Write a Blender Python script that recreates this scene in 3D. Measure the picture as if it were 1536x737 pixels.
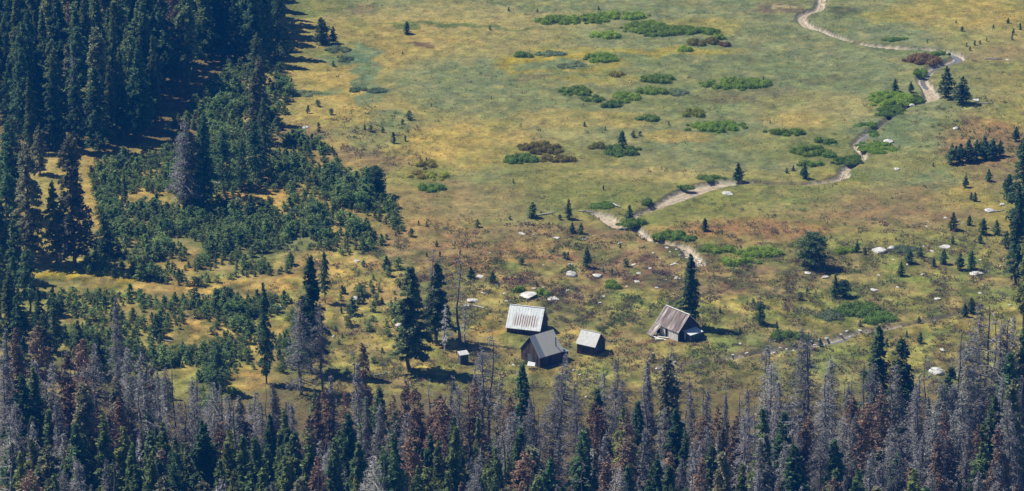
import bpy, math, random
import numpy as np
from mathutils import Vector

for o in list(bpy.data.objects):
    bpy.data.objects.remove(o)
R = math.radians
C = bpy.context.scene.collection
random.seed(7)
rng = np.random.default_rng(11)

# ------------------------------------------------------------------ camera
PITCH = R(20.0)
DIST = 600.0
FPX = 4860.0                       # focal length in photo pixels (photo is 1536 wide)
CAM = np.array([0.0, -DIST*math.cos(PITCH), DIST*math.sin(PITCH)])
cam = bpy.data.cameras.new('camera')
cam.sensor_width = 36.0
cam.lens = FPX*36.0/1536.0
cam.clip_start = 1.0
cam.clip_end = 20000.0
camo = bpy.data.objects.new('camera', cam)
C.objects.link(camo)
camo.location = CAM
camo.rotation_euler = (math.pi/2-PITCH, 0, 0)
bpy.context.scene.camera = camo

# ------------------------------------------------------------------ world and sun
SUN_EL = R(56)
SUN_AZ = math.atan2(0.34, -0.94)     # direction (in xy) towards the sun
w = bpy.data.worlds.new('World')
bpy.context.scene.world = w
w.use_nodes = True
nt = w.node_tree
bg = nt.nodes['Background']
sky = nt.nodes.new('ShaderNodeTexSky')
sky.sky_type = 'NISHITA'
sky.sun_disc = False
sky.sun_elevation = SUN_EL
sky.sun_rotation = math.pi/2 - SUN_AZ
sky.altitude = 2400
sky.air_density = 1.0
sky.dust_density = 0.4
nt.links.new(sky.outputs[0], bg.inputs[0])
bg.inputs[1].default_value = 0.065
sun = bpy.data.lights.new('sun', 'SUN')
sun.energy = 5.0
sun.angle = R(0.5)
sun.color = (1.0, 0.94, 0.84)
suno = bpy.data.objects.new('sun', sun)
C.objects.link(suno)
sd = Vector((math.cos(SUN_AZ)*math.cos(SUN_EL), math.sin(SUN_AZ)*math.cos(SUN_EL), math.sin(SUN_EL)))
suno.rotation_euler = sd.to_track_quat('Z', 'Y').to_euler()
suno.location = (0, 0, 300)
vs = bpy.context.scene.view_settings
vs.view_transform = 'Standard'
vs.look = 'None'
vs.exposure = 0.5
vs.gamma = 1.0
vs.use_curve_mapping = False
bpy.context.scene.cycles.volume_bounces = 0
bpy.context.scene.cycles.max_bounces = 4
bpy.context.scene.cycles.transparent_max_bounces = 4

# ------------------------------------------------------------------ value noise (numpy)
_perm = np.random.default_rng(3).random((64, 64))
def vnoise(x, y):
    x = np.asarray(x, float); y = np.asarray(y, float)
    xi = np.floor(x).astype(int); yi = np.floor(y).astype(int)
    fx = x-xi; fy = y-yi
    fx = fx*fx*(3-2*fx); fy = fy*fy*(3-2*fy)
    a = _perm[xi % 64, yi % 64]; b = _perm[(xi+1) % 64, yi % 64]
    c = _perm[xi % 64, (yi+1) % 64]; d = _perm[(xi+1) % 64, (yi+1) % 64]
    return (a*(1-fx)+b*fx)*(1-fy)+(c*(1-fx)+d*fx)*fy
def fbm(x, y, o=4):
    s = 0; a = 0.5; t = 0
    for k in range(o):
        s = s+a*vnoise(x*2**k+17.3*k, y*2**k+9.1*k); t += a; a *= 0.55
    return s/t
def sstep(a, b, x):
    t = np.clip((x-a)/(b-a), 0, 1)
    return t*t*(3-2*t)

# ------------------------------------------------------------------ photo pixel <-> ground
def base_h(x, y):
    return (0.9*(fbm(np.asarray(x)/38+5, np.asarray(y)/38+8, 3)-0.5)
            + 2.2*sstep(-40, -120, np.asarray(x, float))*sstep(0, 140, np.asarray(y, float))
            + 0.35*(fbm(np.asarray(x)/7+40, np.asarray(y)/7+3, 2)-0.5))
def ray(px, py):
    u = (px-768.0)/FPX; v = -(py-368.5)/FPX
    return np.array([u, math.cos(PITCH)+v*math.sin(PITCH), -math.sin(PITCH)+v*math.cos(PITCH)])
def G(px, py):
    d = ray(px, py); z = 0.0
    for _ in range(6):
        t = (z-CAM[2])/d[2]
        p = CAM+d*t
        z = float(base_h(p[0], p[1]))
    return p[0], p[1], z
def to_px(x, y, z):
    dx = x-CAM[0]; dy = y-CAM[1]; dz = z-CAM[2]
    dep = dy*math.cos(PITCH)-dz*math.sin(PITCH)
    up = dy*math.sin(PITCH)+dz*math.cos(PITCH)
    return 768+FPX*dx/dep, 368.5-FPX*up/dep
def pxm(y):                            # photo pixels per metre at ground depth y
    return FPX/((y-CAM[1])*math.cos(PITCH)+CAM[2]*math.sin(PITCH))

# ------------------------------------------------------------------ stream course (px, py, half width m, kind)
S1 = [(1236,-40,1.1),(1232,0,1.3),(1227,13,1.2),(1209,19,1.1),(1202,27,1.4),(1214,39,1.3),(1234,45,1.2),(1255,54,.9),(1285,63,.8),(1312,68,1.2),(1346,71,1.3),(1373,72,1.0),(1400,74,.9),
      (1427,79,1.4),(1438,86,1.5),(1424,93,1.6),(1404,99,1.3),(1390,109,1.2),(1384,119,1.4),(1394,134,1.4),(1397,146,1.6),(1370,156,.8),(1346,166,.6),(1329,180,.6),(1312,192,.6),
      (1295,204,.8),(1283,218,1.1),(1295,234,.8),(1267,254,.9),(1265,264,1.1),(1238,272,.7),(1197,275.5,.45),(1150,274,.35),(1126,273,.5),(1082,275,1.3),(1048,283,1.9),(1021,293,1.7),(994,305,.9),
      (975,314,.7),(950,326,.5),(960,345,.6),(971,355,.8),(987,361,.6),(1010,366,.4),(1028,370,.7),(1042,386,.9),(1052,396,.5)]
S2 = [(884,317,.3),(906,323,1.3),(923,335,1.4),(936,341,1.2),(955,345,.8)]
S3 = [(1460,462,.2),(1400,478,.45),(1375,483,.25),(1350,488,.45),(1310,495,.45),(1282,499,.5),(1255,509,.95),(1231,514,.75),(1197,521,.55),(1172,523,.3),(1156,526,.55),(1136,528,.3),(1105,534,.5),(1085,538,.3),(1040,543,.15),(1000,548,.5),(975,556,.15)]
def course(S):
    P = [np.array(list(G(a, b)[:2])+[wd*((.42+.42*abs(math.sin(a*.071))) if b < 240 else ((1.15 if 985 < a < 1120 else .85) if b < 400 else 1))]) for a, b, wd in S]
    out = []
    for i in range(len(P)-1):
        p0 = P[max(i-1, 0)]; p1 = P[i]; p2 = P[i+1]; p3 = P[min(i+2, len(P)-1)]
        n = max(2, int(np.hypot(*(p2-p1)[:2])/1.0))
        for k in range(n):
            t = k/n
            out.append(0.5*((2*p1)+(-p0+p2)*t+(2*p0-5*p1+4*p2-p3)*t*t+(-p0+3*p1-3*p2+p3)*t**3))
    out.append(P[-1])
    return np.array(out)
CR = [course(S1), course(S2), course(S3)]
ALLC = np.vstack(CR)
def stream_d(x, y, big=False):
    x = np.asarray(x, float).ravel(); y = np.asarray(y, float).ravel()
    best = np.full(x.shape, 99.0)
    for i in range(0, len(ALLC)):
        c = ALLC[i]
        if big and c[2] < .42: continue
        m = (np.abs(x-c[0]) < 6) & (np.abs(y-c[1]) < 6)
        if m.any():
            d = np.hypot(x[m]-c[0], y[m]-c[1])-c[2]
            best[m] = np.minimum(best[m], d)
    return best
def H(x, y):
    h = base_h(x, y)
    d = stream_d(x, y).reshape(np.shape(h))
    return h-0.9*sstep(0.6, -0.1, d)

# ------------------------------------------------------------------ materials
def mat(name):
    m = bpy.data.materials.new(name); m.use_nodes = True
    n = m.node_tree
    return m, n, n.nodes['Principled BSDF']
def N(n, t, **kw):
    a = n.nodes.new(t)
    for k, v in kw.items():
        if k in a.inputs: a.inputs[k].default_value = v
        else: setattr(a, k, v)
    return a
def mixc(n, f, a, b, mode='MIX'):
    m = n.nodes.new('ShaderNodeMix'); m.data_type = 'RGBA'; m.blend_type = mode
    for s, v in ((m.inputs[0], f), (m.inputs[6], a), (m.inputs[7], b)):
        if hasattr(v, 'is_output'): n.links.new(v, s)
        else: s.default_value = v if not isinstance(v, tuple) else (v+(1,))[:4]
    return m.outputs[2]
def ramp(n, src, stops):
    r = n.nodes.new('ShaderNodeValToRGB')
    n.links.new(src, r.inputs[0])
    e = r.color_ramp.elements
    while len(e) < len(stops): e.new(0.5)
    for i, (p, c) in enumerate(stops):
        e[i].position = p; e[i].color = (c+(1,))[:4] if isinstance(c, tuple) else (c, c, c, 1)
    return r.outputs[0]
def foliage_mat(name, cols, transl=0.38, rough=0.75):
    """cols: list of 3 colours, mixed by per-object random and per-leaf value"""
    m, n, b = mat(name)
    oi = n.nodes.new('ShaderNodeObjectInfo')
    at = N(n, 'ShaderNodeAttribute', attribute_name='v')
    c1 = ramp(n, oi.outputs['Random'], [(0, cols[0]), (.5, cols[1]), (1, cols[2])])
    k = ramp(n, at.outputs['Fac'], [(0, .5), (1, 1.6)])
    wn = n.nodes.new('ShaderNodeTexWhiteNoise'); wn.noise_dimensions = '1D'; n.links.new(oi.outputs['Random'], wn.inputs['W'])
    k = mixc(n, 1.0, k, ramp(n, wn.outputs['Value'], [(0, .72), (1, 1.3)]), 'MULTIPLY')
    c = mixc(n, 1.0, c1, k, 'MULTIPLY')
    n.links.new(c, b.inputs['Base Color'])
    b.inputs['Roughness'].default_value = rough
    b.inputs['Specular IOR Level'].default_value = 0.25
    tr = n.nodes.new('ShaderNodeBsdfTranslucent')
    n.links.new(c, tr.inputs[0])
    mx = n.nodes.new('ShaderNodeMixShader'); mx.inputs[0].default_value = transl
    n.links.new(b.outputs[0], mx.inputs[1]); n.links.new(tr.outputs[0], mx.inputs[2])
    n.links.new(mx.outputs[0], n.nodes['Material Output'].inputs[0])
    return m
M = {}
M['green'] = foliage_mat('live conifer needles', [(0.097,0.159,0.050), (0.144,0.196,0.060), (0.223,0.245,0.070)])
M['darkgreen'] = foliage_mat('dark conifer needles', [(0.076,0.144,0.063), (0.106,0.169,0.072), (0.161,0.206,0.077)])
M['young'] = foliage_mat('young pine needles', [(0.117,0.204,0.060), (0.157,0.235,0.070), (0.194,0.266,0.081)])
M['greygreen'] = foliage_mat('thin greyish needles', [(0.186,0.195,0.101), (0.222,0.213,0.121), (0.186,0.213,0.095)])
M['grey'] = foliage_mat('bare grey twigs', [(0.258,0.255,0.243), (0.207,0.197,0.193), (0.296,0.291,0.256)], .1, .9)
M['red'] = foliage_mat('dead brown needles', [(0.202,0.122,0.081), (0.237,0.159,0.099), (0.177,0.132,0.099)], .15, .9)
M['white'] = foliage_mat('bleached bare wood', [(.42,.41,.38), (.36,.35,.33), (.46,.45,.42)], 0, .8)
M['willow'] = foliage_mat('willow leaves', [(0.200,0.314,0.025), (0.230,0.330,0.028), (0.200,0.297,0.028)])
M['willowdark'] = foliage_mat('dark willow leaves', [(0.126,0.222,0.026), (0.145,0.239,0.030), (0.135,0.213,0.026)])
M['willowyellow'] = foliage_mat('yellow green willow leaves', [(0.300,0.330,0.031), (0.300,0.330,0.035), (0.270,0.317,0.035)])
M['willowolive'] = foliage_mat('olive brown willow leaves', [(0.239,0.219,0.028), (0.254,0.212,0.031), (0.222,0.219,0.031)])
M['willowrust'] = foliage_mat('rust coloured willow leaves', [(0.237,0.150,0.056), (0.225,0.150,0.056), (0.250,0.163,0.062)])
M['sage'] = foliage_mat('grey green shrub leaves', [(0.164,0.222,0.100), (0.179,0.229,0.105), (0.179,0.222,0.100)])

def bark(name, a, b):
    m, n, p = mat(name)
    tc = n.nodes.new('ShaderNodeTexCoord')
    mp = N(n, 'ShaderNodeMapping'); mp.inputs['Scale'].default_value = (6, 6, 0.7)
    n.links.new(tc.outputs['Object'], mp.inputs[0])
    no = N(n, 'ShaderNodeTexNoise', Scale=2.0, Detail=5.0)
    n.links.new(mp.outputs[0], no.inputs[0])
    n.links.new(ramp(n, no.outputs[0], [(.35, a), (.65, b)]), p.inputs['Base Color'])
    p.inputs['Roughness'].default_value = 0.9
    return m
M['bark'] = bark('brown bark', (.07,.055,.045), (.16,.13,.11))
M['barkgrey'] = bark('grey weathered bark', (.10,.09,.085), (.24,.22,.20))
M['barkwhite'] = bark('bleached trunk wood', (.28,.27,.25), (.5,.48,.44))

def attr_mat(name, rough=.95, bump=.0, transl=0.0):
    m, n, p = mat(name)
    at = N(n, 'ShaderNodeAttribute', attribute_name='Col')
    tc = n.nodes.new('ShaderNodeTexCoord')
    n1 = N(n, 'ShaderNodeTexNoise', Scale=1.1, Detail=8.0, Roughness=.7)
    n.links.new(tc.outputs['Object'], n1.inputs[0])
    n2 = N(n, 'ShaderNodeTexNoise', Scale=.25, Detail=6.0, Roughness=.65)
    n.links.new(tc.outputs['Object'], n2.inputs[0])
    c = mixc(n, 1.0, at.outputs['Color'], ramp(n, n1.outputs[0], [(.32, .70), (.5, .98), (.68, 1.3)]), 'MULTIPLY')
    c = mixc(n, 1.0, c, ramp(n, n2.outputs[0], [(.35, (.85,.90,.92)), (.65, (1.15,1.1,1.0))]), 'MULTIPLY')
    n.links.new(c, p.inputs['Base Color'])
    p.inputs['Roughness'].default_value = rough
    p.inputs['Specular IOR Level'].default_value = .15
    if bump:
        bp = N(n, 'ShaderNodeBump', Strength=bump, Distance=.25)
        n.links.new(n1.outputs[0], bp.inputs['Height'])
        n.links.new(bp.outputs[0], p.inputs['Normal'])
    return m
M['ground'] = attr_mat('meadow ground', bump=.6)
mm, n_, p_ = mat('meadow grass blades')
a_ = N(n_, 'ShaderNodeAttribute', attribute_name='Col'); n_.links.new(a_.outputs['Color'], p_.inputs['Base Color'])
p_.inputs['Roughness'].default_value = .9; p_.inputs['Specular IOR Level'].default_value = .1
t__ = n_.nodes.new('ShaderNodeBsdfTranslucent'); n_.links.new(a_.outputs['Color'], t__.inputs[0])
x__ = n_.nodes.new('ShaderNodeMixShader'); x__.inputs[0].default_value = .5
n_.links.new(p_.outputs[0], x__.inputs[1]); n_.links.new(t__.outputs[0], x__.inputs[2]); n_.links.new(x__.outputs[0], n_.nodes['Material Output'].inputs[0])
M['grass'] = mm

def simple(name, stops, scale=3.0, mapping=(1,1,1), rough=.8, metal=0, bump=.2, spec=.3):
    m, n, p = mat(name)
    tc = n.nodes.new('ShaderNodeTexCoord')
    mp = N(n, 'ShaderNodeMapping'); mp.inputs['Scale'].default_value = mapping
    n.links.new(tc.outputs['Object'], mp.inputs[0])
    no = N(n, 'ShaderNodeTexNoise', Scale=scale, Detail=7.0, Roughness=.65)
    n.links.new(mp.outputs[0], no.inputs[0])
    n.links.new(ramp(n, no.outputs[0], stops), p.inputs['Base Color'])
    p.inputs['Roughness'].default_value = rough; p.inputs['Metallic'].default_value = metal
    p.inputs['Specular IOR Level'].default_value = spec
    if bump:
        bp = N(n, 'ShaderNodeBump', Strength=bump, Distance=.1)
        n.links.new(no.outputs[0], bp.inputs['Height']); n.links.new(bp.outputs[0], p.inputs['Normal'])
    return m
M['sand'] = simple('stream sand and gravel', [(.3,(.20,.155,.10)), (.5,(.36,.29,.20)), (.7,(.47,.39,.28))], 1.2)
M['water'] = simple('shallow stream water', [(.3,(.10,.11,.12)), (.7,(.20,.19,.19))], 1.5, rough=.2, spec=.6, bump=.3)
M['granite'] = simple('pale granite', [(.36,(.20,.195,.19)), (.46,(.44,.43,.40)), (.65,(.64,.62,.57))], 1.9, bump=.5)
M['wooddark'] = simple('dark weathered boards', [(.38,(.02,.016,.015)), (.5,(.05,.037,.032)), (.64,(.13,.085,.06))], 1.0, (5,5,.35), .9)
M['woodblue'] = simple('bluish grey boards', [(.3,(.06,.075,.09)), (.7,(.12,.14,.16))], 1.0, (9,9,.5), .9)
M['woodwhite'] = simple('whitewashed boards', [(.36,(.20,.17,.15)), (.46,(.66,.66,.63)), (.7,(.80,.79,.76))], 1.0, (4,4,.5), .85)
M['trim'] = simple('pale bleached trim', [(.3,(.42,.41,.38)), (.7,(.70,.68,.62))], 2.0)
M['tinbright'] = simple('bright corrugated tin', [(.3,(.50,.53,.53)), (.6,(.66,.68,.67))], 1.2, (7,1,1), .5, 0, .3)
M['tinpale'] = simple('pale cream tin', [(.3,(.28,.29,.28)), (.5,(.44,.45,.43)), (.68,(.55,.55,.52))], 1.6, (4,1,1), .5, 0, .3)
M['tingrey'] = simple('dull grey tin', [(.3,(.50,.48,.42)), (.7,(.62,.59,.52))], 1.0, (5,1,1), .55, 0, .2)
M['tinblue'] = simple('dark bluish tin', [(.3,(.17,.21,.24)), (.7,(.25,.29,.32))], 1.0, (5,1,1), .55, 0, .2)
M['pipe'] = simple('blackened metal', [(.3,(.02,.02,.02)), (.7,(.05,.05,.05))], 3)
# rusty band across the tin roof of the first cabin
def rust_mat():
    m, n, p = mat('bright tin with rusty streaks')
    tc = n.nodes.new('ShaderNodeTexCoord')
    sp = n.nodes.new('ShaderNodeSeparateXYZ'); n.links.new(tc.outputs['Object'], sp.inputs[0])
    def mth(op, a, b=None, c=None):
        q = n.nodes.new('ShaderNodeMath'); q.operation = op
        for i, v in enumerate((a, b, c)):
            if v is None: continue
            if hasattr(v, 'is_output'): n.links.new(v, q.inputs[i])
            else: q.inputs[i].default_value = v
        return q.outputs[0]
    no = N(n, 'ShaderNodeTexNoise', Scale=1.3, Detail=5.0); n.links.new(tc.outputs['Object'], no.inputs[0])
    st = mth('SINE', mth('MULTIPLY', sp.outputs[0], 15.0))
    st = ramp(n, mth('MULTIPLY_ADD', st, .5, .5), [(.35, .12), (.75, 1.0)])
    y = mth('ADD', sp.outputs[2], mth('MULTIPLY', mth('SUBTRACT', no.outputs[0], .5), 1.1))
    band = mth('MULTIPLY', ramp(n, mth('SUBTRACT', y, 1.25), [(0, 0.), (.35, 1.)]), ramp(n, mth('SUBTRACT', y, 2.75), [(0, 1.), (.5, 0.)]))
    xx = mth('ABSOLUTE', mth('SUBTRACT', sp.outputs[0], .15))
    band = mth('MULTIPLY', band, ramp(n, mth('DIVIDE', xx, 3.0), [(.62, 1.), (.80, 0.)]))
    f = mth('MULTIPLY', mth('MULTIPLY', st, band), .95)
    n3 = N(n, 'ShaderNodeTexNoise', Scale=2.0, Detail=6.0); n.links.new(tc.outputs['Object'], n3.inputs[0])
    base = ramp(n, n3.outputs[0], [(.3, (.56,.60,.60)), (.65, (.74,.77,.76))])
    n.links.new(mixc(n, f, base, (.20,.10,.07)), p.inputs['Base Color'])
    p.inputs['Roughness'].default_value = .55
    return m
M['tinrust'] = rust_mat()
def plank_roof():
    m, n, p = mat('old plank roof with pale streaks')
    tc = n.nodes.new('ShaderNodeTexCoord')
    mp = N(n, 'ShaderNodeMapping'); mp.inputs['Scale'].default_value = (2.4, .3, .3)
    n.links.new(tc.outputs['Object'], mp.inputs[0])
    no = N(n, 'ShaderNodeTexNoise', Scale=1.0, Detail=6.0, Roughness=.7); n.links.new(mp.outputs[0], no.inputs[0])
    n.links.new(ramp(n, no.outputs[0], [(.38,(.075,.06,.06)), (.48,(.16,.115,.10)), (.56,(.22,.18,.165)), (.66,(.55,.50,.45))]), p.inputs['Base Color'])
    p.inputs['Roughness'].default_value = .85
    return m
M['plankroof'] = plank_roof()

# ------------------------------------------------------------------ object helpers
def tag(o, label=None, cat=None, group=None, kind=None):
    if label: o['label'] = label
    if cat: o['category'] = cat
    if group: o['group'] = group
    if kind: o['kind'] = kind
    return o
def npmesh(name, V, F, v=None, col=None, smooth=False):
    V = np.asarray(V, np.float32).reshape(-1, 3); F = np.asarray(F, np.int32)
    k = F.shape[1]
    me = bpy.data.meshes.new(name)
    me.vertices.add(len(V)); me.vertices.foreach_set('co', V.ravel())
    me.loops.add(F.size); me.loops.foreach_set('vertex_index', F.ravel())
    me.polygons.add(len(F)); me.polygons.foreach_set('loop_start', np.arange(0, F.size, k, dtype=np.int32))
    me.update(calc_edges=True)
    if smooth: me.polygons.foreach_set('use_smooth', np.ones(len(F), bool))
    if v is not None:
        a = me.attributes.new('v', 'FLOAT', 'POINT'); a.data.foreach_set('value', np.asarray(v, np.float32))
    if col is not None:
        a = me.attributes.new('Col', 'FLOAT_COLOR', 'POINT')
        cc = np.ones((len(V), 4), np.float32); cc[:, :3] = col
        a.data.foreach_set('color', cc.ravel())
    return me
def link(name, me, m=None, parent=None):
    o = bpy.data.objects.new(name, me)
    if m is not None and len(me.materials) == 0: me.materials.append(m)
    C.objects.link(o)
    if parent: o.parent = parent
    return o
def empty(name, loc=(0, 0, 0), rz=0):
    o = bpy.data.objects.new(name, None); C.objects.link(o)
    o.location = loc; o.rotation_euler = (0, 0, rz); o.empty_display_size = .5
    return o
class MB:
    def __init__(s): s.v = []; s.f = []
    def quadbox(s, P):      # P: 8 points, bottom ring 0-3, top ring 4-7
        b = len(s.v); s.v += [tuple(p) for p in P]
        for f in ((3,2,1,0),(4,5,6,7),(0,1,5,4),(1,2,6,5),(2,3,7,6),(3,0,4,7)):
            s.f.append(tuple(b+i for i in f))
    def box(s, x0, x1, y0, y1, z0, z1):
        s.quadbox([(x0,y0,z0),(x1,y0,z0),(x1,y1,z0),(x0,y1,z0),(x0,y0,z1),(x1,y0,z1),(x1,y1,z1),(x0,y1,z1)])
    def prism(s, poly, x0, x1):   # poly in (y,z), extruded along x
        b = len(s.v); k = len(poly)
        s.v += [(x0, y, z) for y, z in poly]+[(x1, y, z) for y, z in poly]
        s.f.append(tuple(b+i for i in range(k))[::-1]); s.f.append(tuple(b+k+i for i in range(k)))
        for i in range(k):
            j = (i+1) % k
            s.f.append((b+i, b+j, b+k+j, b+k+i))
    def tube(s, pts, rad, n=7):
        b = len(s.v); rings = len(pts)
        for i, (p, r) in enumerate(zip(pts, rad)):
            p = Vector(p); q = Vector(pts[min(i+1, rings-1)]); o = Vector(pts[max(i-1, 0)])
            d = (q-o).normalized(); a = d.orthogonal().normalized(); c = d.cross(a)
            for k in range(n):
                t = 2*math.pi*k/n
                s.v.append(tuple(p+a*(r*math.cos(t))+c*(r*math.sin(t))))
        for i in range(rings-1):
            for k in range(n):
                k2 = (k+1) % n
                s.f.append((b+i*n+k, b+i*n+k2, b+(i+1)*n+k2, b+(i+1)*n+k))
        s.f.append(tuple(b+(rings-1)*n+k for k in range(n)))
        s.f.append(tuple(b+k for k in range(n))[::-1])
    def build(s, name, m, parent=None):
        me = bpy.data.meshes.new(name); me.from_pydata(s.v, [], s.f)
        import bmesh
        bm = bmesh.new(); bm.from_mesh(me); bmesh.ops.recalc_face_normals(bm, faces=bm.faces); bm.to_mesh(me); bm.free()
        return link(name, me, m, parent)

# ------------------------------------------------------------------ ground colours (base colours of the plants and soil)
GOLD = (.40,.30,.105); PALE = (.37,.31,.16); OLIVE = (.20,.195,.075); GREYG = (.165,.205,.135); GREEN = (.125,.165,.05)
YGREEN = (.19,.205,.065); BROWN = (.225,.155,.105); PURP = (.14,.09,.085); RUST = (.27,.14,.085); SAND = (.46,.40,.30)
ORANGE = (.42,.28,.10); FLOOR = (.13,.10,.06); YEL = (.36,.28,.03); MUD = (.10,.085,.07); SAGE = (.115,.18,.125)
PATCH = [  # px, py, rx, ry, colour, strength
 (1060,110,470,150,GREYG,.55),(1000,60,330,60,GREYG,.35),(1290,130,200,90,GREYG,.45),(640,60,230,40,GOLD,.35),(700,30,260,18,PALE,.4),(480,160,90,75,GOLD,.55),(520,60,60,28,OLIVE,.4),
 (700,215,130,38,GOLD,.6),(880,178,120,14,GOLD,.5),(960,262,120,12,PALE,.75),(1010,205,60,10,GOLD,.5),(820,190,70,25,PALE,.3),(690,120,110,40,GREYG,.55),
 (840,95,100,16,YEL,.75),(840,98,70,8,GREYG,.8),(800,118,50,5,PURP,.4),(900,118,80,4,YEL,.5),(1020,78,110,6,YEL,.5),(925,75,140,4,YEL,.35),(1120,145,90,12,PURP,.35),(1080,150,50,8,PURP,.35),
 (1060,40,60,14,YEL,.3),(1080,10,80,10,GREYG,.4),(1160,12,40,12,PURP,.55),(1165,8,16,3,SAND,.5),(1140,25,40,7,MUD,.25),
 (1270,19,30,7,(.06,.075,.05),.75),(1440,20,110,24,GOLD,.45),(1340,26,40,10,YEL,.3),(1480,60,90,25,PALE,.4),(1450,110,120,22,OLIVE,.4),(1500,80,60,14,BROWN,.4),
 (1230,170,110,32,PALE,.45),(1200,180,60,14,GOLD,.4),(1230,118,40,8,PURP,.3),(1260,45,20,5,GREEN,.5),(1160,50,50,10,GREEN,.2),
 (1370,200,120,28,SAGE,.4),(1380,240,90,25,GREYG,.3),(1480,215,75,42,RUST,.55),(1500,240,70,50,BROWN,.55),(1400,270,40,14,SAGE,.5),
 (1190,215,100,25,YGREEN,.45),(1245,235,60,25,GREEN,.5),(1280,262,30,10,GREEN,.7),(1230,282,60,5,GREEN,.5),
 (820,240,120,20,OLIVE,.5),(870,285,150,30,OLIVE,.55),(850,300,90,14,GREEN,.25),(980,290,60,14,GREEN,.35),(1150,300,150,14,YGREEN,.45),(1050,325,100,20,YGREEN,.55),
 (1150,316,60,9,PALE,.5),(1110,345,110,20,RUST,.5),(1170,350,70,18,BROWN,.5),(1340,310,130,35,BROWN,.5),(1300,325,150,18,BROWN,.4),(1260,335,60,10,YGREEN,.5),
 (1120,383,80,17,GREEN,.8),(1060,375,60,14,GREEN,.35),(1400,360,120,30,OLIVE,.6),(1350,400,200,50,OLIVE,.6),(1400,440,160,40,YGREEN,.5),(1300,440,110,25,OLIVE,.5),(1290,472,60,16,GREEN,.55),
 (1260,465,40,10,GOLD,.4),(1260,440,40,20,BROWN,.4),(1165,420,70,20,PURP,.4),(1200,470,70,18,YGREEN,.5),(1430,470,60,14,GOLD,.25),
 (700,300,110,26,BROWN,.45),(720,310,80,18,(.27,.22,.13),.6),(660,360,100,20,BROWN,.5),(760,360,110,24,BROWN,.55),(900,370,110,32,BROWN,.65),(890,340,60,14,PURP,.35),(860,385,70,16,RUST,.3),(960,400,80,24,BROWN,.6),
 (650,310,60,40,BROWN,.3),(560,330,60,60,BROWN,.3),(530,245,90,26,BROWN,.6),(450,200,60,16,BROWN,.6),(560,200,60,26,SAGE,.4),(600,185,50,14,SAGE,.35),(600,170,25,5,SAGE,.5),
 (548,110,14,40,SAGE,.75),(560,140,20,25,SAGE,.6),(520,82,38,16,SAGE,.7),(560,135,30,6,SAGE,.7),(440,8,30,14,GREEN,.6),(460,22,30,6,GREEN,.6),(640,38,100,3,GREEN,.75),(730,40,90,3,GREEN,.75),(480,138,30,5,SAGE,.6),
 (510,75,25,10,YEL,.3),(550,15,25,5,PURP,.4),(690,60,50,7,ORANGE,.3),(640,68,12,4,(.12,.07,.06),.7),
 (640,262,40,18,YGREEN,.4),(760,400,130,20,GOLD,.2),(770,414,36,7,ORANGE,.85),(820,426,26,5,GOLD,.6),(700,400,60,20,BROWN,.5),
 (500,430,110,50,ORANGE,.6),(440,400,60,20,ORANGE,.4),(560,470,80,50,GOLD,.3),(600,400,90,30,BROWN,.35),(540,500,60,26,GOLD,.35),(520,520,60,25,YGREEN,.3),
 (725,490,34,16,ORANGE,.85),(640,530,70,20,GOLD,.6),(690,555,60,16,GOLD,.4),(640,600,80,20,YGREEN,.4),(560,540,40,20,YGREEN,.4),
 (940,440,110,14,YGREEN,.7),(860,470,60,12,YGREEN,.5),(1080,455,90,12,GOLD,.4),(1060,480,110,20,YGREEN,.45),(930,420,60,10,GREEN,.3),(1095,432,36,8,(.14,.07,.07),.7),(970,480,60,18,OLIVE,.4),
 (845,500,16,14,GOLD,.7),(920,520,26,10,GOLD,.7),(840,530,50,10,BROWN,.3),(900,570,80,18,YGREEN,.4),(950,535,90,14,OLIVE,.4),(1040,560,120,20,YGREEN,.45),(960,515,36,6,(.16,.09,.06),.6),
 (860,600,60,30,GREEN,.4),(1080,590,120,25,OLIVE,.5),(1280,520,90,14,YGREEN,.6),(1390,520,90,20,OLIVE,.5),(1390,510,60,12,RUST,.25),(880,572,30,14,SAND,.3),(780,560,30,20,SAND,.15),(1430,560,40,20,YGREEN,.5),
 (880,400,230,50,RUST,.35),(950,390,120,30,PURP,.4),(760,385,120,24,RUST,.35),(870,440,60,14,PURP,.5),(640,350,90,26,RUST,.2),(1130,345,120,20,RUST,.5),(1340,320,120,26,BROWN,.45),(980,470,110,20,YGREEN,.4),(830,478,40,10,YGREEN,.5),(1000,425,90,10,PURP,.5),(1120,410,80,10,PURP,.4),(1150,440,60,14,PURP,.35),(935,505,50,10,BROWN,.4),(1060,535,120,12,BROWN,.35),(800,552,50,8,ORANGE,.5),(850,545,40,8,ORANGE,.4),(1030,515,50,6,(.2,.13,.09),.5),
 (990,300,260,40,GREEN,.2),(1360,420,200,60,GREEN,.25),(1000,130,300,60,GREEN,.18),(100,412,75,9,YEL,1.0),(160,424,40,7,YEL,.8),(230,432,60,7,ORANGE,.9),(330,433,120,12,ORANGE,.95),(400,425,70,12,ORANGE,.8),(360,455,40,8,ORANGE,.6),(250,480,60,12,ORANGE,.7),(180,300,70,60,ORANGE,.5),
 (170,240,60,14,ORANGE,.8),(330,110,30,12,GOLD,.9),(270,175,30,10,GOLD,.6),(380,300,60,20,ORANGE,.8),(240,405,40,10,ORANGE,.7),(290,390,80,14,ORANGE,.5),(450,290,120,60,ORANGE,.45),(400,430,120,20,ORANGE,.4),
 (370,565,45,20,ORANGE,.95),(270,500,60,14,ORANGE,.6),(400,500,80,30,ORANGE,.35),(430,560,40,20,YGREEN,.5),
]
PATH_PTS = [(55,392),(80,404),(120,420),(165,436),(215,438),(270,440),(330,434),(400,428),(450,432)]
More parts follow.
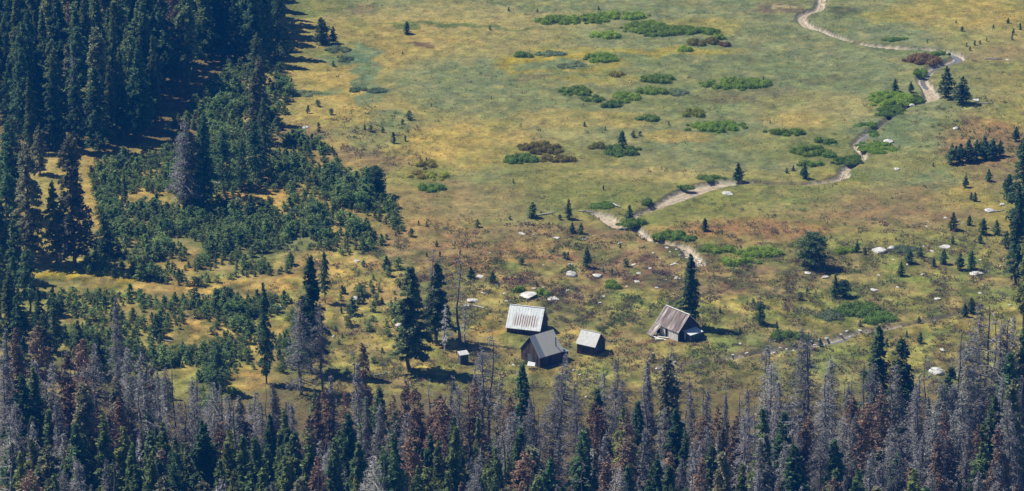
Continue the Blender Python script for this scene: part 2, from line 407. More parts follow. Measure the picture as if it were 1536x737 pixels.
def ground_col(x, y):
    x = np.asarray(x, float); y = np.asarray(y, float)
    px, py = to_px(x, y, 0.0)
    sh = x.shape
    wx = (fbm(x/6+3, y/6+1, 4)-.5); wy = (fbm(x/6+31, y/6+77, 4)-.5)
    qx = px+wx*60; qy = py+wy*20
    a = fbm(x/22+2, y/26+4, 5)[..., None]; b = fbm(x/9+60, y/12+20, 5)[..., None]
    c = np.array(OLIVE)*1.06*np.ones(sh+(3,))
    def mixin(cc, m): 
        nonlocal c
        c = c*(1-m)+np.array(cc)*m
    mixin(GOLD, sstep(.47, .62, a)*.55)
    mixin(GREYG, sstep(.47, .34, a)*.55)
    mixin(PALE, sstep(.52, .66, b)*.35)
    mixin(GREEN, sstep(.44, .32, b)*.25)
    for (cx, cy, rx, ry, cc, s) in PATCH:
        d = np.sqrt(((qx-cx)/rx)**2+((qy-cy)/ry)**2)
        m = (sstep(1.2, .7, d)*s)[..., None]
        mixin(cc, np.minimum(1, m*1.25))
    fb = fbm(x/2.2+9, y/2.6+5, 4)[..., None]
    fc = fbm(x/4.5+19, y/5.0+15, 4)[..., None]
    mixin(PURP, sstep(.56, .70, fc)*.45*(((py > 370) & (px > 560))*1.0)[..., None])
    mixin(GREEN, sstep(.45, .33, fc)*.3)
    mixin(PALE, sstep(.60, .72, fb)*.3)
    zone = np.clip(sstep(330, 400, py)*.7+.3, 0, 1)[..., None]
    fd = fbm(x/3.1+33, y/3.6+12, 3)[..., None]; fe = fbm(x/1.7+71, y/2.0+45, 2)[..., None]; fg = fbm(x/5+7, y/6+99, 3)[..., None]
    mixin((.075,.10,.035), sstep(.53, .66, fd)*.65*zone)
    mixin((.17,.125,.085), sstep(.52, .64, fg)*.55*zone*sstep(.3, .6, fe))
    mixin((.33,.28,.13), sstep(.45, .33, fd)*.35*zone)
    mixin((.17,.215,.07), sstep(.46, .33, fg)*.45*zone)
    c = c*(1+(fe-.5)*(.5+.9*zone))
    # forest floor (foreground and upper left)
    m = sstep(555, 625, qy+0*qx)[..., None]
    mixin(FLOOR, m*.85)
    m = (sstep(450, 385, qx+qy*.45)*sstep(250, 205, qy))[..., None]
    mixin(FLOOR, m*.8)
    c = c*(.82+.36*fbm(x/1.1, y/1.3, 3)[..., None])*np.array([.83, .79, .53])
    d = stream_d(x, y).reshape(sh)[..., None]
    mixin(MUD, sstep(.9, .3, d)*.75)
    mixin(SAND, sstep(.35, 0, stream_d(x, y, True).reshape(sh)[..., None]))
    return c

# ------------------------------------------------------------------ the ground
def axis(dense0, dense1, step, far):
    mid = list(np.arange(dense0, dense1+step, step))
    a = []; s = step; p = dense0
    while p > -far: s *= 1.25; p -= s; a.append(p)
    b = []; s = step; p = mid[-1]
    while p < far: s *= 1.25; p += s; b.append(p)
    return np.array(a[::-1]+mid+b)
gx = axis(-128, 128, .5, 2600); gy = axis(-135, 185, .62, 2600)
X, Y = np.meshgrid(gx, gy)
Z = H(X, Y)
nx, ny = len(gx), len(gy)
idx = np.arange(nx*ny).reshape(ny, nx)
F = np.stack([idx[:-1, :-1], idx[:-1, 1:], idx[1:, 1:], idx[1:, :-1]], -1).reshape(-1, 4)
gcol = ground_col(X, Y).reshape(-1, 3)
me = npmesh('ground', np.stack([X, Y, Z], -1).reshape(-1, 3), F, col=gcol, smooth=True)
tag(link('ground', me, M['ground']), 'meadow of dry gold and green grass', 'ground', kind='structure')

# stream bed (sand bars) and water sheets lying in the carved channel
def strip(name, crs, wf, dz, m, lab, cat, wig=.25):
    V = []; n = len(crs)
    K = 6
    for i in range(n):
        p = crs[i]; a = crs[max(i-1, 0)]; b = crs[min(i+1, n-1)]
        d = (b-a)[:2]; d = d/(np.hypot(*d)+1e-9); nn = np.array([-d[1], d[0]])
        wv = wf(i, p)
        wv = wv*(.8+.5*vnoise(i*.21, 3.3)) if wv > 0 else .02
        for k in range(K+1):
            s = (k/K*2-1)*(wv*(1+wig*(vnoise(i*.37+k*9*(k in (0, K)), 5.5)-.5)))
            q = p[:2]+nn*s
            V.append((q[0], q[1], float(base_h(q[0], q[1]))-.9+dz))
    F = [(i*(K+1)+k, (i+1)*(K+1)+k, (i+1)*(K+1)+k+1, i*(K+1)+k+1) for i in range(n-1) for k in range(K)]
    tag(link(name, npmesh(name, V, F, smooth=True), m), lab, cat, kind='structure')
strip('stream_bed', CR[0], lambda i, p: p[2]*1.12 if p[2] > .42 else 0, .05, M['sand'], 'sandy bed of the winding meadow stream', 'stream bed')
strip('gravel_bar', CR[1], lambda i, p: p[2]*1.12, .05, M['sand'], 'sand and gravel bar below the stream bend', 'gravel bar')
strip('creek_bed', CR[2], lambda i, p: p[2]*1.1 if p[2] > .38 else 0, .05, M['sand'], 'stony bed of the small creek at the wood edge', 'creek bed')
def water_w(i, p):
    px, py = to_px(p[0], p[1], 0)
    wet = (1270 < px < 1345 and py < 75) or (px > 1375 and 72 < py < 128) or (1270 < px < 1360 and 150 < py < 215)
    return p[2]*.55 if wet else 0.0
strip('stream_water', CR[0], water_w, .09, M['water'], 'shallow bluish water of the winding stream', 'stream')
strip('creek_water', np.array([c for c in CR[2] if 1225 < to_px(c[0], c[1], 0)[0] < 1300]), lambda i, p: p[2]*.65, .09, M['water'], 'shallow water of the small creek', 'creek')

# ------------------------------------------------------------------ grass tufts and low scrub (uncountable)
def scatter_px(n, x0, x1, y0, y1):
    out = []
    d0 = G(768, y0)[1]; d1 = G(768, y1)[1]
    ys = rng.uniform(d1, d0, n*2)
    half = (ys-CAM[1])/math.cos(PITCH)*.172
    xs = rng.uniform(-1, 1, n*2)*half
    px, py = to_px(xs, ys, 0.0)
    k = (px > x0) & (px < x1) & (py > y0) & (py < y1)
    return xs[k][:n], ys[k][:n], px[k][:n], py[k][:n]
def tri_cloud(cen, size, thin, up, r=rng):
    """one triangle for each centre; returns verts (3n,3)"""
    n = len(cen)
    a = r.uniform(0, 2*math.pi, n)
    d = np.stack([np.cos(a), np.sin(a), r.normal(0, .5, n)+up], -1)
    d /= np.linalg.norm(d, axis=1, keepdims=True)
    q = r.normal(0, 1, (n, 3)); s = np.cross(d, q); s /= np.linalg.norm(s, axis=1, keepdims=True)
    L = np.asarray(size).reshape(-1, 1)*r.uniform(.6, 1.3, (n, 1)); W = L*thin
    return np.stack([cen-s*W*.5-d*L*.4, cen+s*W*.5-d*L*.4, cen+d*L*.6], 1).reshape(-1, 3)
gxs, gys, gpx, gpy = scatter_px(90000, -20, 1556, -10, 720)
dd = stream_d(gxs, gys); keep = dd > .5
gxs, gys, gpx, gpy = gxs[keep], gys[keep], gpx[keep], gpy[keep]
dens = fbm(gxs/5+3, gys/6+8, 3)
keep = dens > rng.uniform(.25, .62, len(dens)); gxs, gys = gxs[keep], gys[keep]
zz = H(gxs, gys)
hh = rng.uniform(.10, .24, len(gxs))
cen = np.stack([gxs, gys, zz+hh*.4], -1)
V = np.vstack([tri_cloud(cen, hh*1.3, .55, 1.3), tri_cloud(cen+rng.normal(0, .12, cen.shape)*[1, 1, .2], hh*1.3, .55, 1.3)])
cc = ground_col(gxs, gys)*rng.uniform(.95, 1.5, (len(gxs), 1))
cc = np.repeat(np.vstack([cc, cc]), 3, 0)
tag(link('meadow_grass', npmesh('meadow_grass', V, np.arange(len(V)).reshape(-1, 3), col=cc), M['grass']),
    'tufts of dry and green grass all over the meadow', 'grass', kind='stuff')
# scrub
sx, sy, spx, spy = scatter_px(75000, -10, 1546, 90, 640)
wt = np.zeros(len(sx))
for (cx, cy, rx, ry, s) in [(1100,470,560,150,.55),(950,440,420,95,.75),(1350,440,230,110,.6),(700,400,180,70,.5),(500,440,160,110,.4),(560,210,90,50,.35),(1470,200,110,60,.3),(1000,560,500,50,.6),(800,360,120,40,.4),
                            (450,250,120,60,.3),(1180,410,110,30,.7),(820,450,90,30,.9),(900,500,60,40,.5),(640,560,120,30,.6)]:
    d = np.sqrt(((spx-cx)/rx)**2+((spy-cy)/ry)**2); wt = np.maximum(wt, s*sstep(1.2, .6, d)*1.3)
cl = fbm(sx/3.5+50, sy/4+50, 3)
keep = (rng.random(len(sx)) < (wt+.015)*sstep(.42, .56, cl)*.9) & (stream_d(sx, sy) > .6)
# nothing grows through the buildings
for (a, b, r_) in [(788,490,5.2),(812,530,5.0),(886,522,4.0),(1015,497,5.6),(1040,505,3.0),(695,540,1.6)]:
    q = G(a, b); keep &= np.hypot(sx-q[0], sy-q[1]) > r_
sx, sy, spx, spy = sx[keep], sy[keep], spx[keep], spy[keep]
sz = H(sx, sy)
pal = 1.25*np.array([(.15,.105,.085), (.12,.085,.08), (.10,.12,.05), (.09,.13,.045), (.19,.13,.08), (.12,.14,.08)])
hue = (fbm(sx/8+5, sy/9+1, 3)*9).astype(int)
ci = (hue+rng.integers(0, 2, len(sx))) % len(pal)
NS = 14
rr = rng.uniform(.25, .75, len(sx))
off = rng.normal(0, .5, (len(sx), NS, 3)); off[..., 2] = np.abs(off[..., 2])*.9
cen = np.stack([sx, sy, sz], -1)[:, None]+off*rr[:, None, None]
V = tri_cloud(cen.reshape(-1, 3), np.repeat(rr*.55, NS), .55, .7)
cc = np.repeat(pal[ci]*rng.uniform(.75, 1.3, (len(sx), 1)), NS, 0)*rng.uniform(.8, 1.25, (len(sx)*NS, 1))
tag(link('low_scrub', npmesh('low_scrub', V, np.arange(len(V)).reshape(-1, 3), col=np.repeat(cc, 3, 0)), M['grass']),
    'low brown and green brush around the cabins', 'brush', kind='stuff')
print('scrub', len(sx), 'tufts', len(gxs))

# ------------------------------------------------------------------ tree generators
def trunk_mesh(name, h, r, lean=.015, m=None, seed=0, n=7, top=.12):
    rd = random.Random(seed); s = MB(); pts = []; rad = []
    k = 9; x = y = 0
    for i in range(k):
        t = i/(k-1)
        pts.append((x, y, h*t-.25*(i == 0))); rad.append(r*((1-t)**.9*(1-top)+top)*(1.25 if i == 0 else 1))
        x += rd.uniform(-1, 1)*h*lean; y += rd.uniform(-1, 1)*h*lean
    s.tube(pts, rad, n)
    me = bpy.data.meshes.new(name); me.from_pydata(s.v, [], s.f); me.materials.append(m)
    return me
def crown_mesh(name, h, r, t0, prof, nb, per, size, thin, seed, m, droop=.35, gap=.15, sticks=0, spread=.34, up=-.15):
    r_ = np.random.default_rng(seed)
    t = t0+(1-t0)*np.sort(r_.random(nb)**.9)
    az = r_.uniform(0, 2*math.pi, nb)
    sector = vnoise(az*1.3+seed, t*9+seed*.7)
    L = r*prof((t-t0)/(1-t0))*r_.uniform(.55, 1.12, nb)*(.7+.6*sector)
    alive = r_.random(nb) > gap
    t, az, L = t[alive], az[alive], L[alive]
    nb = len(t)
    cnt = np.maximum(3, (per*(L/r)*1.3+2).astype(int))
    bi = np.repeat(np.arange(nb), cnt); n = len(bi)
    s = r_.beta(1.6, 1.1, n)
    Lb = L[bi]
    lat = r_.normal(0, 1, n)*spread*(.25+.55*(1-np.abs(s-.55)))*np.minimum(Lb, 1.6)*.55
    ux, uy = np.cos(az[bi]), np.sin(az[bi])
    rise = r_.uniform(-.1, .25, nb)[bi]
    z = t[bi]*h+Lb*(rise*s-droop*s*s)+r_.normal(0, .09, n)*size/.3
    cen = np.stack([ux*Lb*s-uy*lat, uy*Lb*s+ux*lat, z], -1)
    V = tri_cloud(cen, size*(.7+.5*r_.random(n)), thin, up, r_)
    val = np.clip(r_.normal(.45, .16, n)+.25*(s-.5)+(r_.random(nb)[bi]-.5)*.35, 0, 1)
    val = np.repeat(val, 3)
    if sticks:          # bare limbs
        ks = min(nb, sticks); ii = r_.choice(nb, ks, replace=False)
        sv = []
        for i in ii:
            p0 = np.array([0, 0, t[i]*h]); u = np.array([math.cos(az[i]), math.sin(az[i]), 0])
            e = p0+u*L[i]+np.array([0, 0, L[i]*(.1-droop*.9)])
            wd = .05+.028*L[i]
            sv += [p0+[0, 0, wd], p0-[0, 0, wd], e]
            sd_ = np.array([-u[1], u[0], 0])*wd
            sv += [p0+sd_, p0-sd_, e]
        V = np.vstack([V, np.array(sv)]); val = np.concatenate([val, np.full(len(sv), .6)])
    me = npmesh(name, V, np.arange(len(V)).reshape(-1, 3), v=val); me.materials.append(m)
    return me
spire = lambda q: (1-q)**.74*(.35+.65*sstep(0, .18, q))+.05
fat = lambda q: np.sqrt(np.clip(1-(q*1.02-.25)**2/.62, 0.02, 1))*(1-.45*q)*(.5+.5*sstep(0, .12, q))
column = lambda q: (1-q)**.45*(.5+.5*sstep(0, .15, q))*.95+.04
roundp = lambda q: np.sqrt(np.clip(1-((q-.42)/.6)**2, .03, 1))

KIND = {}
def variants(kind, n, fn): KIND[kind] = [fn(kind, i) for i in range(n)]
# every variant: (height, trunk mesh, crown mesh)
def v_green(k, i, m='green', r=.125, prof=spire, gap=.12, per=34, t0=.10, nb=150):
    h = 20+(i % 3)*2; rr = h*r*(1+.18*math.sin(i*2.1))
    return (h, trunk_mesh('trunk', h*.97, h*.0125, m=M['bark'], seed=i), crown_mesh('crown', h, rr, t0+.04*(i % 2), prof, int(nb*1.25), int(per*1.5), .62, .55, 100+i*7+len(k), M[m], gap=gap+.02*i, sticks=20))
variants('green', 9, v_green)
variants('dark', 5, lambda k, i: v_green(k, i, 'darkgreen', .17, spire, .1, 40, .06, 170))
variants('pine', 5, lambda k, i: v_green(k, i, 'darkgreen', .20, fat, .22, 46, .16, 120))
variants('full', 3, lambda k, i: v_green(k, i, 'darkgreen', .165, lambda q: fat(q)*.9+.12*(1-q), .12, 60, .13, 170))
variants('thin', 4, lambda k, i: v_green(k, i, 'greygreen', .15, column, .12, 40, .05, 150))
def v_grey(k, i):
    h = 20+(i % 3)*2; rr = h*.14*(1+.35*math.sin(i*1.7))
    return (h, trunk_mesh('trunk', h*.99, h*.011, m=M['barkgrey'], seed=i+40, top=.2), crown_mesh('crown', h, rr, .08, [spire, spire, column][i % 3], 250, 40, .52, .15, 300+i*5, M['grey'], droop=.5, gap=.06+.07*(i % 4), sticks=90, spread=.45, up=-.3))
variants('grey', 11, v_grey)
def v_red(k, i):
    h = 20+(i % 3)*2; rr = h*.15*(1+.2*math.sin(i*1.9))
    return (h, trunk_mesh('trunk', h*.99, h*.011, m=M['barkgrey'], seed=i+60), crown_mesh('crown', h, rr, .10, [spire, column][i % 2], 190, 44, .52, .34, 500+i*5, M['red'], droop=.45, gap=.16+.04*(i % 3), sticks=40, up=-.3))
variants('red', 8, v_red)
def v_snag(k, i):
    h = 18+(i % 3)*2; rr = h*(.075+.05*(i % 2))
    return (h, trunk_mesh('trunk', h, h*.0105, m=M['barkgrey'], seed=i+80, top=.06), crown_mesh('crown', h, rr, .25, column, 70, 9, .5, .10, 700+i*5, M['grey'], droop=.35, gap=.2, sticks=56, spread=.3, up=-.2))
variants('snag', 4, v_snag)
def v_white(k, i):
    h = 17+(i % 3)*2; rr = h*(.11)
    return (h, trunk_mesh('trunk', h, h*.012, m=M['barkwhite'], seed=i+90, top=.1), crown_mesh('crown', h, rr, .15, fat, 90, 12, .6, .12, 800+i*5, M['white'], droop=.55, gap=.2, sticks=70, spread=.4, up=-.3))
variants('white', 3, v_white)
def v_young(i, m='young'):
    h = 3.0; return crown_mesh('young_pine', h, h*(.30+.05*(i % 3)), .03, [spire, fat, roundp][i % 3], 60, 15, .34, .5, 900+i, M[m], droop=.1, gap=.1, up=.6)
YOUNG = [v_young(i) for i in range(8)]
YDARK = [v_young(i+20, 'darkgreen') for i in range(5)]
def v_round(i):
    h = 6.0
    return (h, trunk_mesh('trunk', h*.7, .16, m=M['bark'], seed=i+120), crown_mesh('crown', h, h*.42, .10, roundp, 170, 40, .36, .55, 950+i, M['darkgreen'], droop=.12, gap=.1, up=.4))
KIND['round'] = [v_round(i) for i in range(3)]
def v_bushy(i):
    h = 6.0
    return (h, trunk_mesh('trunk', h*.9, .14, m=M['bark'], seed=i+130), crown_mesh('crown', h, h*.27, .06, [fat, spire][i % 2], 130, 30, .34, .55, 970+i, M['darkgreen'], droop=.12, gap=.12, up=.4))
KIND['bushy'] = [v_bushy(i) for i in range(4)]

REG = []
PARTN = {'green': 'crown', 'snag': 'limbs', 'white': 'limbs'}
def tree(kind, px, base, top=None, hm=None, name='conifer_tree', label='', cat='tree', group=None, wide=1.0, z=None, seed=None, world=None):
    if world: x, y, zz_ = world[0], world[1], float(base_h(world[0], world[1]))
    else: x, y, zz_ = G(px, base)
    if hm is None: hm = (base-top)/pxm(y)/math.cos(PITCH)*1.0
    rd = random.Random(int(px*13+base*7) if seed is None else seed)
    vv = KIND[kind]; h, tm, cm = vv[rd.randrange(len(vv))]
    s = hm/h
    root = empty(name, (x, y, zz_-.05), rd.uniform(0, 6.28))
    root.scale = (s*wide, s*wide, s)
    lean = .06 if kind in ('grey', 'red', 'snag', 'white') else .025
    root.rotation_euler = (rd.gauss(0, lean*.6), rd.gauss(0, lean*.6), root.rotation_euler[2])
    tag(root, label, cat, group)
    if group: REG.append((root, kind, group, *to_px(x, y, 0.0), hm*pxm(y)*.94))
    t = link('trunk', tm, None, root)
    c = link('crown', cm, None, root)
    return root
def young(px, base, hm, name, label, cat, group=None, dark=False, wide=1.0, world=None):
    if world: x, y = world; z = float(base_h(x, y))
    else: x, y, z = G(px, base)
    rd = random.Random(int(px*31+base*17))
    o = link(name, rd.choice(YDARK if dark else YOUNG))
    o.location = (x, y, z); s = hm/3.0; o.scale = (s*wide, s*wide, s); o.rotation_euler = (0, 0, rd.uniform(0, 6.28))
    if group: REG.append((o, 'y', group, *to_px(x, y, 0.0), hm*pxm(y)*.94))
    return tag(o, label, cat, group)

# ------------------------------------------------------------------ willow bushes
ICO = None
def bush(px, py, wpx, hpx, m, label, name='willow_bush', cat='shrub', hm=1.25, group=None):
    x, y, z = G(px, py+hpx*.5)
    sc = pxm(y)
    wd = wpx/sc/2*1.1
    dp = max(1.2, (hpx*1.2-hm*sc*.75)/(sc*math.sin(PITCH))/2)
    y += dp
    r_ = np.random.default_rng(int(px*7+py*3))
    n = max(5, int(wd*dp*2.2))
    a = r_.uniform(0, 2*math.pi, n); q = np.sqrt(r_.random(n)); out = r_.random(n) < .16; q = np.where(out, r_.uniform(1.0, 1.3, n), q)
    lx = np.cos(a)*q*wd*.9; ly = np.sin(a)*q*dp*.9
    R0 = r_.uniform(.85, 1.45, n)*min(1.0, .5+wd*.22); Hh = hm*r_.uniform(.75, 1.2, n)*(1-.25*q)
    R0 = np.where(out, R0*.5, R0); Hh = np.where(out, Hh*.55, Hh)
    V = []; val = []
    k = 190
    for i in range(n):
        d = r_.normal(0, 1, (k, 3)); d /= np.linalg.norm(d, axis=1, keepdims=True); d[:, 2] = np.abs(d[:, 2])
        rad = r_.uniform(.7, 1.05, (k, 1))
        c = np.array([lx[i], ly[i], float(base_h(x+lx[i], y+ly[i]))-z])+d*rad*np.array([R0[i], R0[i], Hh[i]])
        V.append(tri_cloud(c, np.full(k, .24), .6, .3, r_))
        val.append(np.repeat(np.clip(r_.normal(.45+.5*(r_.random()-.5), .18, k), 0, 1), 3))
        # solid darker core added inside each mound to stop the light
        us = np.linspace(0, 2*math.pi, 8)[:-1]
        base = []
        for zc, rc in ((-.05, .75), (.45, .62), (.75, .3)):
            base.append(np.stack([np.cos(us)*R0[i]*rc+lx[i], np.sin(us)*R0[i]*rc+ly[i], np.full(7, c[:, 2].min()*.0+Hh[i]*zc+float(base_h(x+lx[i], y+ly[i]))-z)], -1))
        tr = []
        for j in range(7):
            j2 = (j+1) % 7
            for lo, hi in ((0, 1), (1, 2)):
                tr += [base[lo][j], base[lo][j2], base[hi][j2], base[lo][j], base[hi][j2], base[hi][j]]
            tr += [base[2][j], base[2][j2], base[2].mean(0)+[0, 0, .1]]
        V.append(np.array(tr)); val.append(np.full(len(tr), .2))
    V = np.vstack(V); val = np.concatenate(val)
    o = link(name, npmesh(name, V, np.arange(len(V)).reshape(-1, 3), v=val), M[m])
    o.location = (x, y, z)
    return tag(o, label, cat, group)

# ------------------------------------------------------------------ rocks
def rock_mesh(seed, flat):
    import bmesh
    bm = bmesh.new(); bmesh.ops.create_icosphere(bm, subdivisions=3, radius=1)
    rd = random.Random(seed); cuts = [Vector((rd.gauss(0, 1), rd.gauss(0, 1), rd.gauss(0, .8))).normalized() for _ in range(9)]
    dist = [rd.uniform(.55, .9) for _ in cuts]
    for v in bm.verts:
        for c, d in zip(cuts, dist):
            k = v.co.dot(c)
            if k > d: v.co -= c*(k-d)*.9
        v.co += v.co.normalized()*rd.uniform(-.03, .03)
        v.co.z *= flat
    me = bpy.data.meshes.new('boulder'); bm.to_mesh(me); bm.free(); me.materials.append(M['granite'])
    return me
ROCK = [rock_mesh(i, .45+.1*(i % 4)) for i in range(8)]
def rock(px, py, wpx, label, group=None, hk=1.0, name='boulder'):
    x, y, z = G(px, py); s = wpx/pxm(y)/2*.92; hk *= .62
    rd = random.Random(int(px*3+py*11))
    o = link(name, rd.choice(ROCK)); o.location = (x, y, z+s*.12*hk); o.scale = (s, s*rd.uniform(.7, 1.2), s*hk)
    o.rotation_euler = (rd.uniform(-.15, .15), rd.uniform(-.15, .15), rd.uniform(0, 6.28))
    if group: REG.append((o, 'r', group, px, py, wpx))
    return tag(o, label, 'rock', group)

# ================================================================== BUILDINGS
def frame(px, py, yaw):           # centre of the building on the ground
    x, y, z = G(px, py); return (x, y, z), R(yaw)
def slab(s, a, b, c, d, t=.07):   # roof plane a,b,c,d (ccw from above) thickened downwards
    s.quadbox([tuple(Vector(p)-Vector((0, 0, t))) for p in (a, b, c, d)]+[a, b, c, d])
def gabled(root, L, W, hw, rise, mw, mr, over=.25, overx=.3, front=None, t=.09, mfront=None, mgable=None):
    """L along x, W half width along y, hw wall height, openings in the front (-y) wall"""
    s = MB(); y0, y1 = -W, W; x0, x1 = -L/2, L/2
    s.box(x0, x1, y1-t, y1, -.3, hw)
    if not mgable:
        for xa, xb in ((x0, x0+t), (x1-t, x1)):
            s.prism([(y0+t, -.3), (y1-t, -.3), (y1-t, hw), (0, hw+rise-.04), (y0+t, hw)], xa, xb)
    fs = MB() if mfront else s
    cuts = sorted(front or [])
    cur = x0
    for (a, b, za, zb) in cuts:
        fs.box(cur, a, y0, y0+t, -.3, hw)
        if zb < hw: fs.box(a, b, y0, y0+t, zb, hw)
        if za > 0: fs.box(a, b, y0, y0+t, -.3, za)
        cur = b
    fs.box(cur, x1, y0, y0+t, -.3, hw)
    s.build('wall', M[mw], root)
    if mfront: fs.build('front_wall', M[mfront], root)
    if mgable:
        for xa, xb in ((x0, x0+t), (x1-t, x1)):
            g = MB(); g.prism([(y0+t, -.3), (y1-t, -.3), (y1-t, hw), (0, hw+rise-.04), (y0+t, hw)], xa, xb); g.build('gable_wall', M[mgable], root)
    k = rise/W
    r = MB(); xa, xb = x0-overx, x1+overx; ze = hw-k*over+.08; zr = hw+rise+.08
    slab(r, (xa, -W-over, ze), (xb, -W-over, ze), (xb, 0, zr), (xa, 0, zr))
    slab(r, (xa, 0.004, zr), (xb, 0.004, zr), (xb, W+over, ze), (xa, W+over, ze))
    ro = r.build('roof', M[mr], root)
    return xa, xb, ze, zr, k

# --- cabin with rusty tin roof
loc, yaw = frame(791, 494, -17)
b1 = tag(empty('cabin', loc, yaw), 'low dark cabin with bright tin roof streaked by rust, beside the grey roofed barn', 'cabin')
xa, xb, ze, zr, k = gabled(b1, 5.9, 2.45, 1.25, 2.95, 'wooddark', 'tinrust', over=.3, overx=.18, front=[(-.5, .35, .0, 1.0)])
s = MB(); s.box(-.5, .35, -2.42, -2.36, -.2, .98); s.build('door', M['wooddark'], b1)
s = MB(); s.box(xa, xb, -.10, .10, zr-.02, zr+.03); s.build('ridge_cap', M['tinbright'], b1)
s = MB()
for i in range(12):
    x = xa+(xb-xa)*(i+.5)/12
    p = Vector((x, -2.75, ze)); q = Vector((x, 0, zr))
    s.quadbox([(x-.03, p.y, p.z-.02), (x+.03, p.y, p.z-.02), (x+.03, q.y-.12, q.z-.16), (x-.03, q.y-.12, q.z-.16), (x-.03, p.y, p.z+.035), (x+.03, p.y, p.z+.035), (x+.03, q.y-.12, q.z-.10), (x-.03, q.y-.12, q.z-.10)])
s.build('roof_seam', M['tinrust'], b1)

# --- barn with grey roof: gable end towards the viewer's left
loc, yaw = frame(812, 541, 38)
b2 = tag(empty('barn', loc, yaw), 'dark plank barn with dull grey roof and a lean-to, nearest to the wood', 'barn')
xa, xb, ze, zr, k = gabled(b2, 4.7, 2.55, 2.1, 2.85, 'wooddark', 'tingrey', over=.22, overx=.22)
s = MB()                                    # darker strip of roofing along the front rake
slab(s, (xa-.01, -2.79, ze+.02), (xa+1.15, -2.79, ze+.02), (xa+1.15, -.01, zr+.012), (xa-.01, -.01, zr+.012), .015)
s.build('roof_strip', M['tinblue'], b2)
s = MB(); s.box(-2.352, -2.30, -.3, .75, -.1, 1.7); s.build('door', M['woodblue'], b2)
for q in (-1.6, 1.5):
    s = MB(); s.box(-2.40, -2.354, q-.3, q+.3, 1.0, 1.6); f = s.build('window', M['wooddark'], b2)
s = MB(); s.tube([(1.6, -1.9, 2.6), (1.6, -1.9, 4.2), (1.35, -2.1, 4.5)], [.09, .09, .09], 8); s.build('stovepipe', M['pipe'], b2)
s = MB()                                    # lean-to on the right end
s.box(2.353, 3.9, -2.4, .6, -.3, 1.5); s.build('lean_to_wall', M['wooddark'], b2)
s = MB(); slab(s, (2.30, -2.6, 1.85), (4.05, -2.6, 1.55), (4.05, .8, 1.55), (2.30, .8, 1.85)); s.build('lean_to_roof', M['tinblue'], b2)
x, y, z = G(799, 545)
s = MB(); s.quadbox([(-.55,-.35,.25), (.5,-.45,.2), (.6,.1,.5), (-.35,.35,.62), (-.55,-.35,.29), (.5,-.45,.24), (.6,.1,.54), (-.35,.35,.66)])
s.box(-.3, -.22, -.2, -.12, -.2, .3); s.box(.25, .33, -.2, -.12, -.2, .3); s.box(0, .08, .1, .18, -.2, .5)
o = s.build('metal_sheet', M['tinbright'], None); o.location = (x-.3, y-2.2, z+.25); o.scale = (1.25, 1.25, 1.25)
tag(o, 'small white metal sheet propped up in front of the grey barn', 'metal sheet')

# --- small shed
loc, yaw = frame(886.5, 528, -31)
b3 = tag(empty('shed', loc, yaw), 'small dark shed with pale cream roof and a blue grey door, right of the barn', 'shed')
xa, xb, ze, zr, k = gabled(b3, 3.5, 1.75, 1.95, 1.75, 'wooddark', 'tinpale', over=.2, overx=.15)
s = MB(); s.box(1.754, 1.80, -1.6, -.85, -.15, 1.8); d = s.build('door', M['woodblue'], b3)
s = MB(); s.box(1.80, 1.84, -.97, -.92, .8, .95); s.build('handle', M['pipe'], d)
s = MB(); s.box(xa, xb, -.08, .08, zr-.01, zr+.03); s.build('ridge_cap', M['tinpale'], b3)

# --- old cabin with plank roof
loc, yaw = frame(1016, 501, -50)
b4 = tag(empty('cabin', loc, yaw), 'old cabin with streaky plank roof, whitewashed front and two lean-tos, by the tall conifer', 'cabin')
xa, xb, ze, zr, k = gabled(b4, 5.6, 2.5, 1.75, 2.6, 'wooddark', 'plankroof', over=.12, overx=.2, front=[(-2.5, -1.7, 0, 1.6), (-.35, .35, 0, 1.6)], mfront='woodwhite')
s = MB()
for x_ in (xa-.03, xb-.03):
    for sg in (-1, 1):
        p = (sg*2.62, ze); q = (0, zr)
        s.quadbox([(x_, p[0], p[1]-.10), (x_+.06, p[0], p[1]-.10), (x_+.06, q[0], q[1]-.10), (x_, q[0], q[1]-.10), (x_, p[0], p[1]+.05), (x_+.06, p[0], p[1]+.05), (x_+.06, q[0], q[1]+.05), (x_, q[0], q[1]+.05)])
s.build('rake_board', M['trim'], b4)
s = MB(); s.box(xa, xb, -.13, .13, zr-.01, zr+.035); s.build('ridge_board', M['trim'], b4)
s = MB()
for x_ in (-.42, .36): s.box(x_, x_+.06, -2.56, -2.503, -.2, 1.66)
s.build('door_frame', M['trim'], b4)
s = MB(); s.box(-.3, .3, -2.35, -2.30, -.2, 1.55); s.build('door', M['wooddark'], b4)
s = MB()                                   # sagging plank lean-to at the left of the front
slab(s, (-2.95, -4.5, .35), (-1.35, -4.6, .25), (-1.25, -3.4, 1.25), (-2.9, -3.4, 1.35), .06)
slab(s, (-2.9, -3.4, 1.352), (-1.25, -3.4, 1.252), (-1.2, -2.6, 1.75), (-2.85, -2.6, 1.78), .06)
for x_ in (-2.8, -1.5): s.box(x_, x_+.09, -3.5, -3.41, -.2, 1.15)
s.build('sagging_lean_to_roof', M['plankroof'], b4)
s = MB(); s.box(-2.85, -1.25, -2.72, -2.6, 1.78, 1.86); s.build('lean_to_edge', M['trim'], b4)
s = MB(); s.box(2.803, 4.4, -1.0, 1.55, -.3, 1.35); s.build('lean_to_wall', M['woodblue'], b4)
s = MB(); s.box(2.87, 3.2, -1.06, -1.004, -.3, 1.3); s.build('lean_to_board', M['woodwhite'], b4)
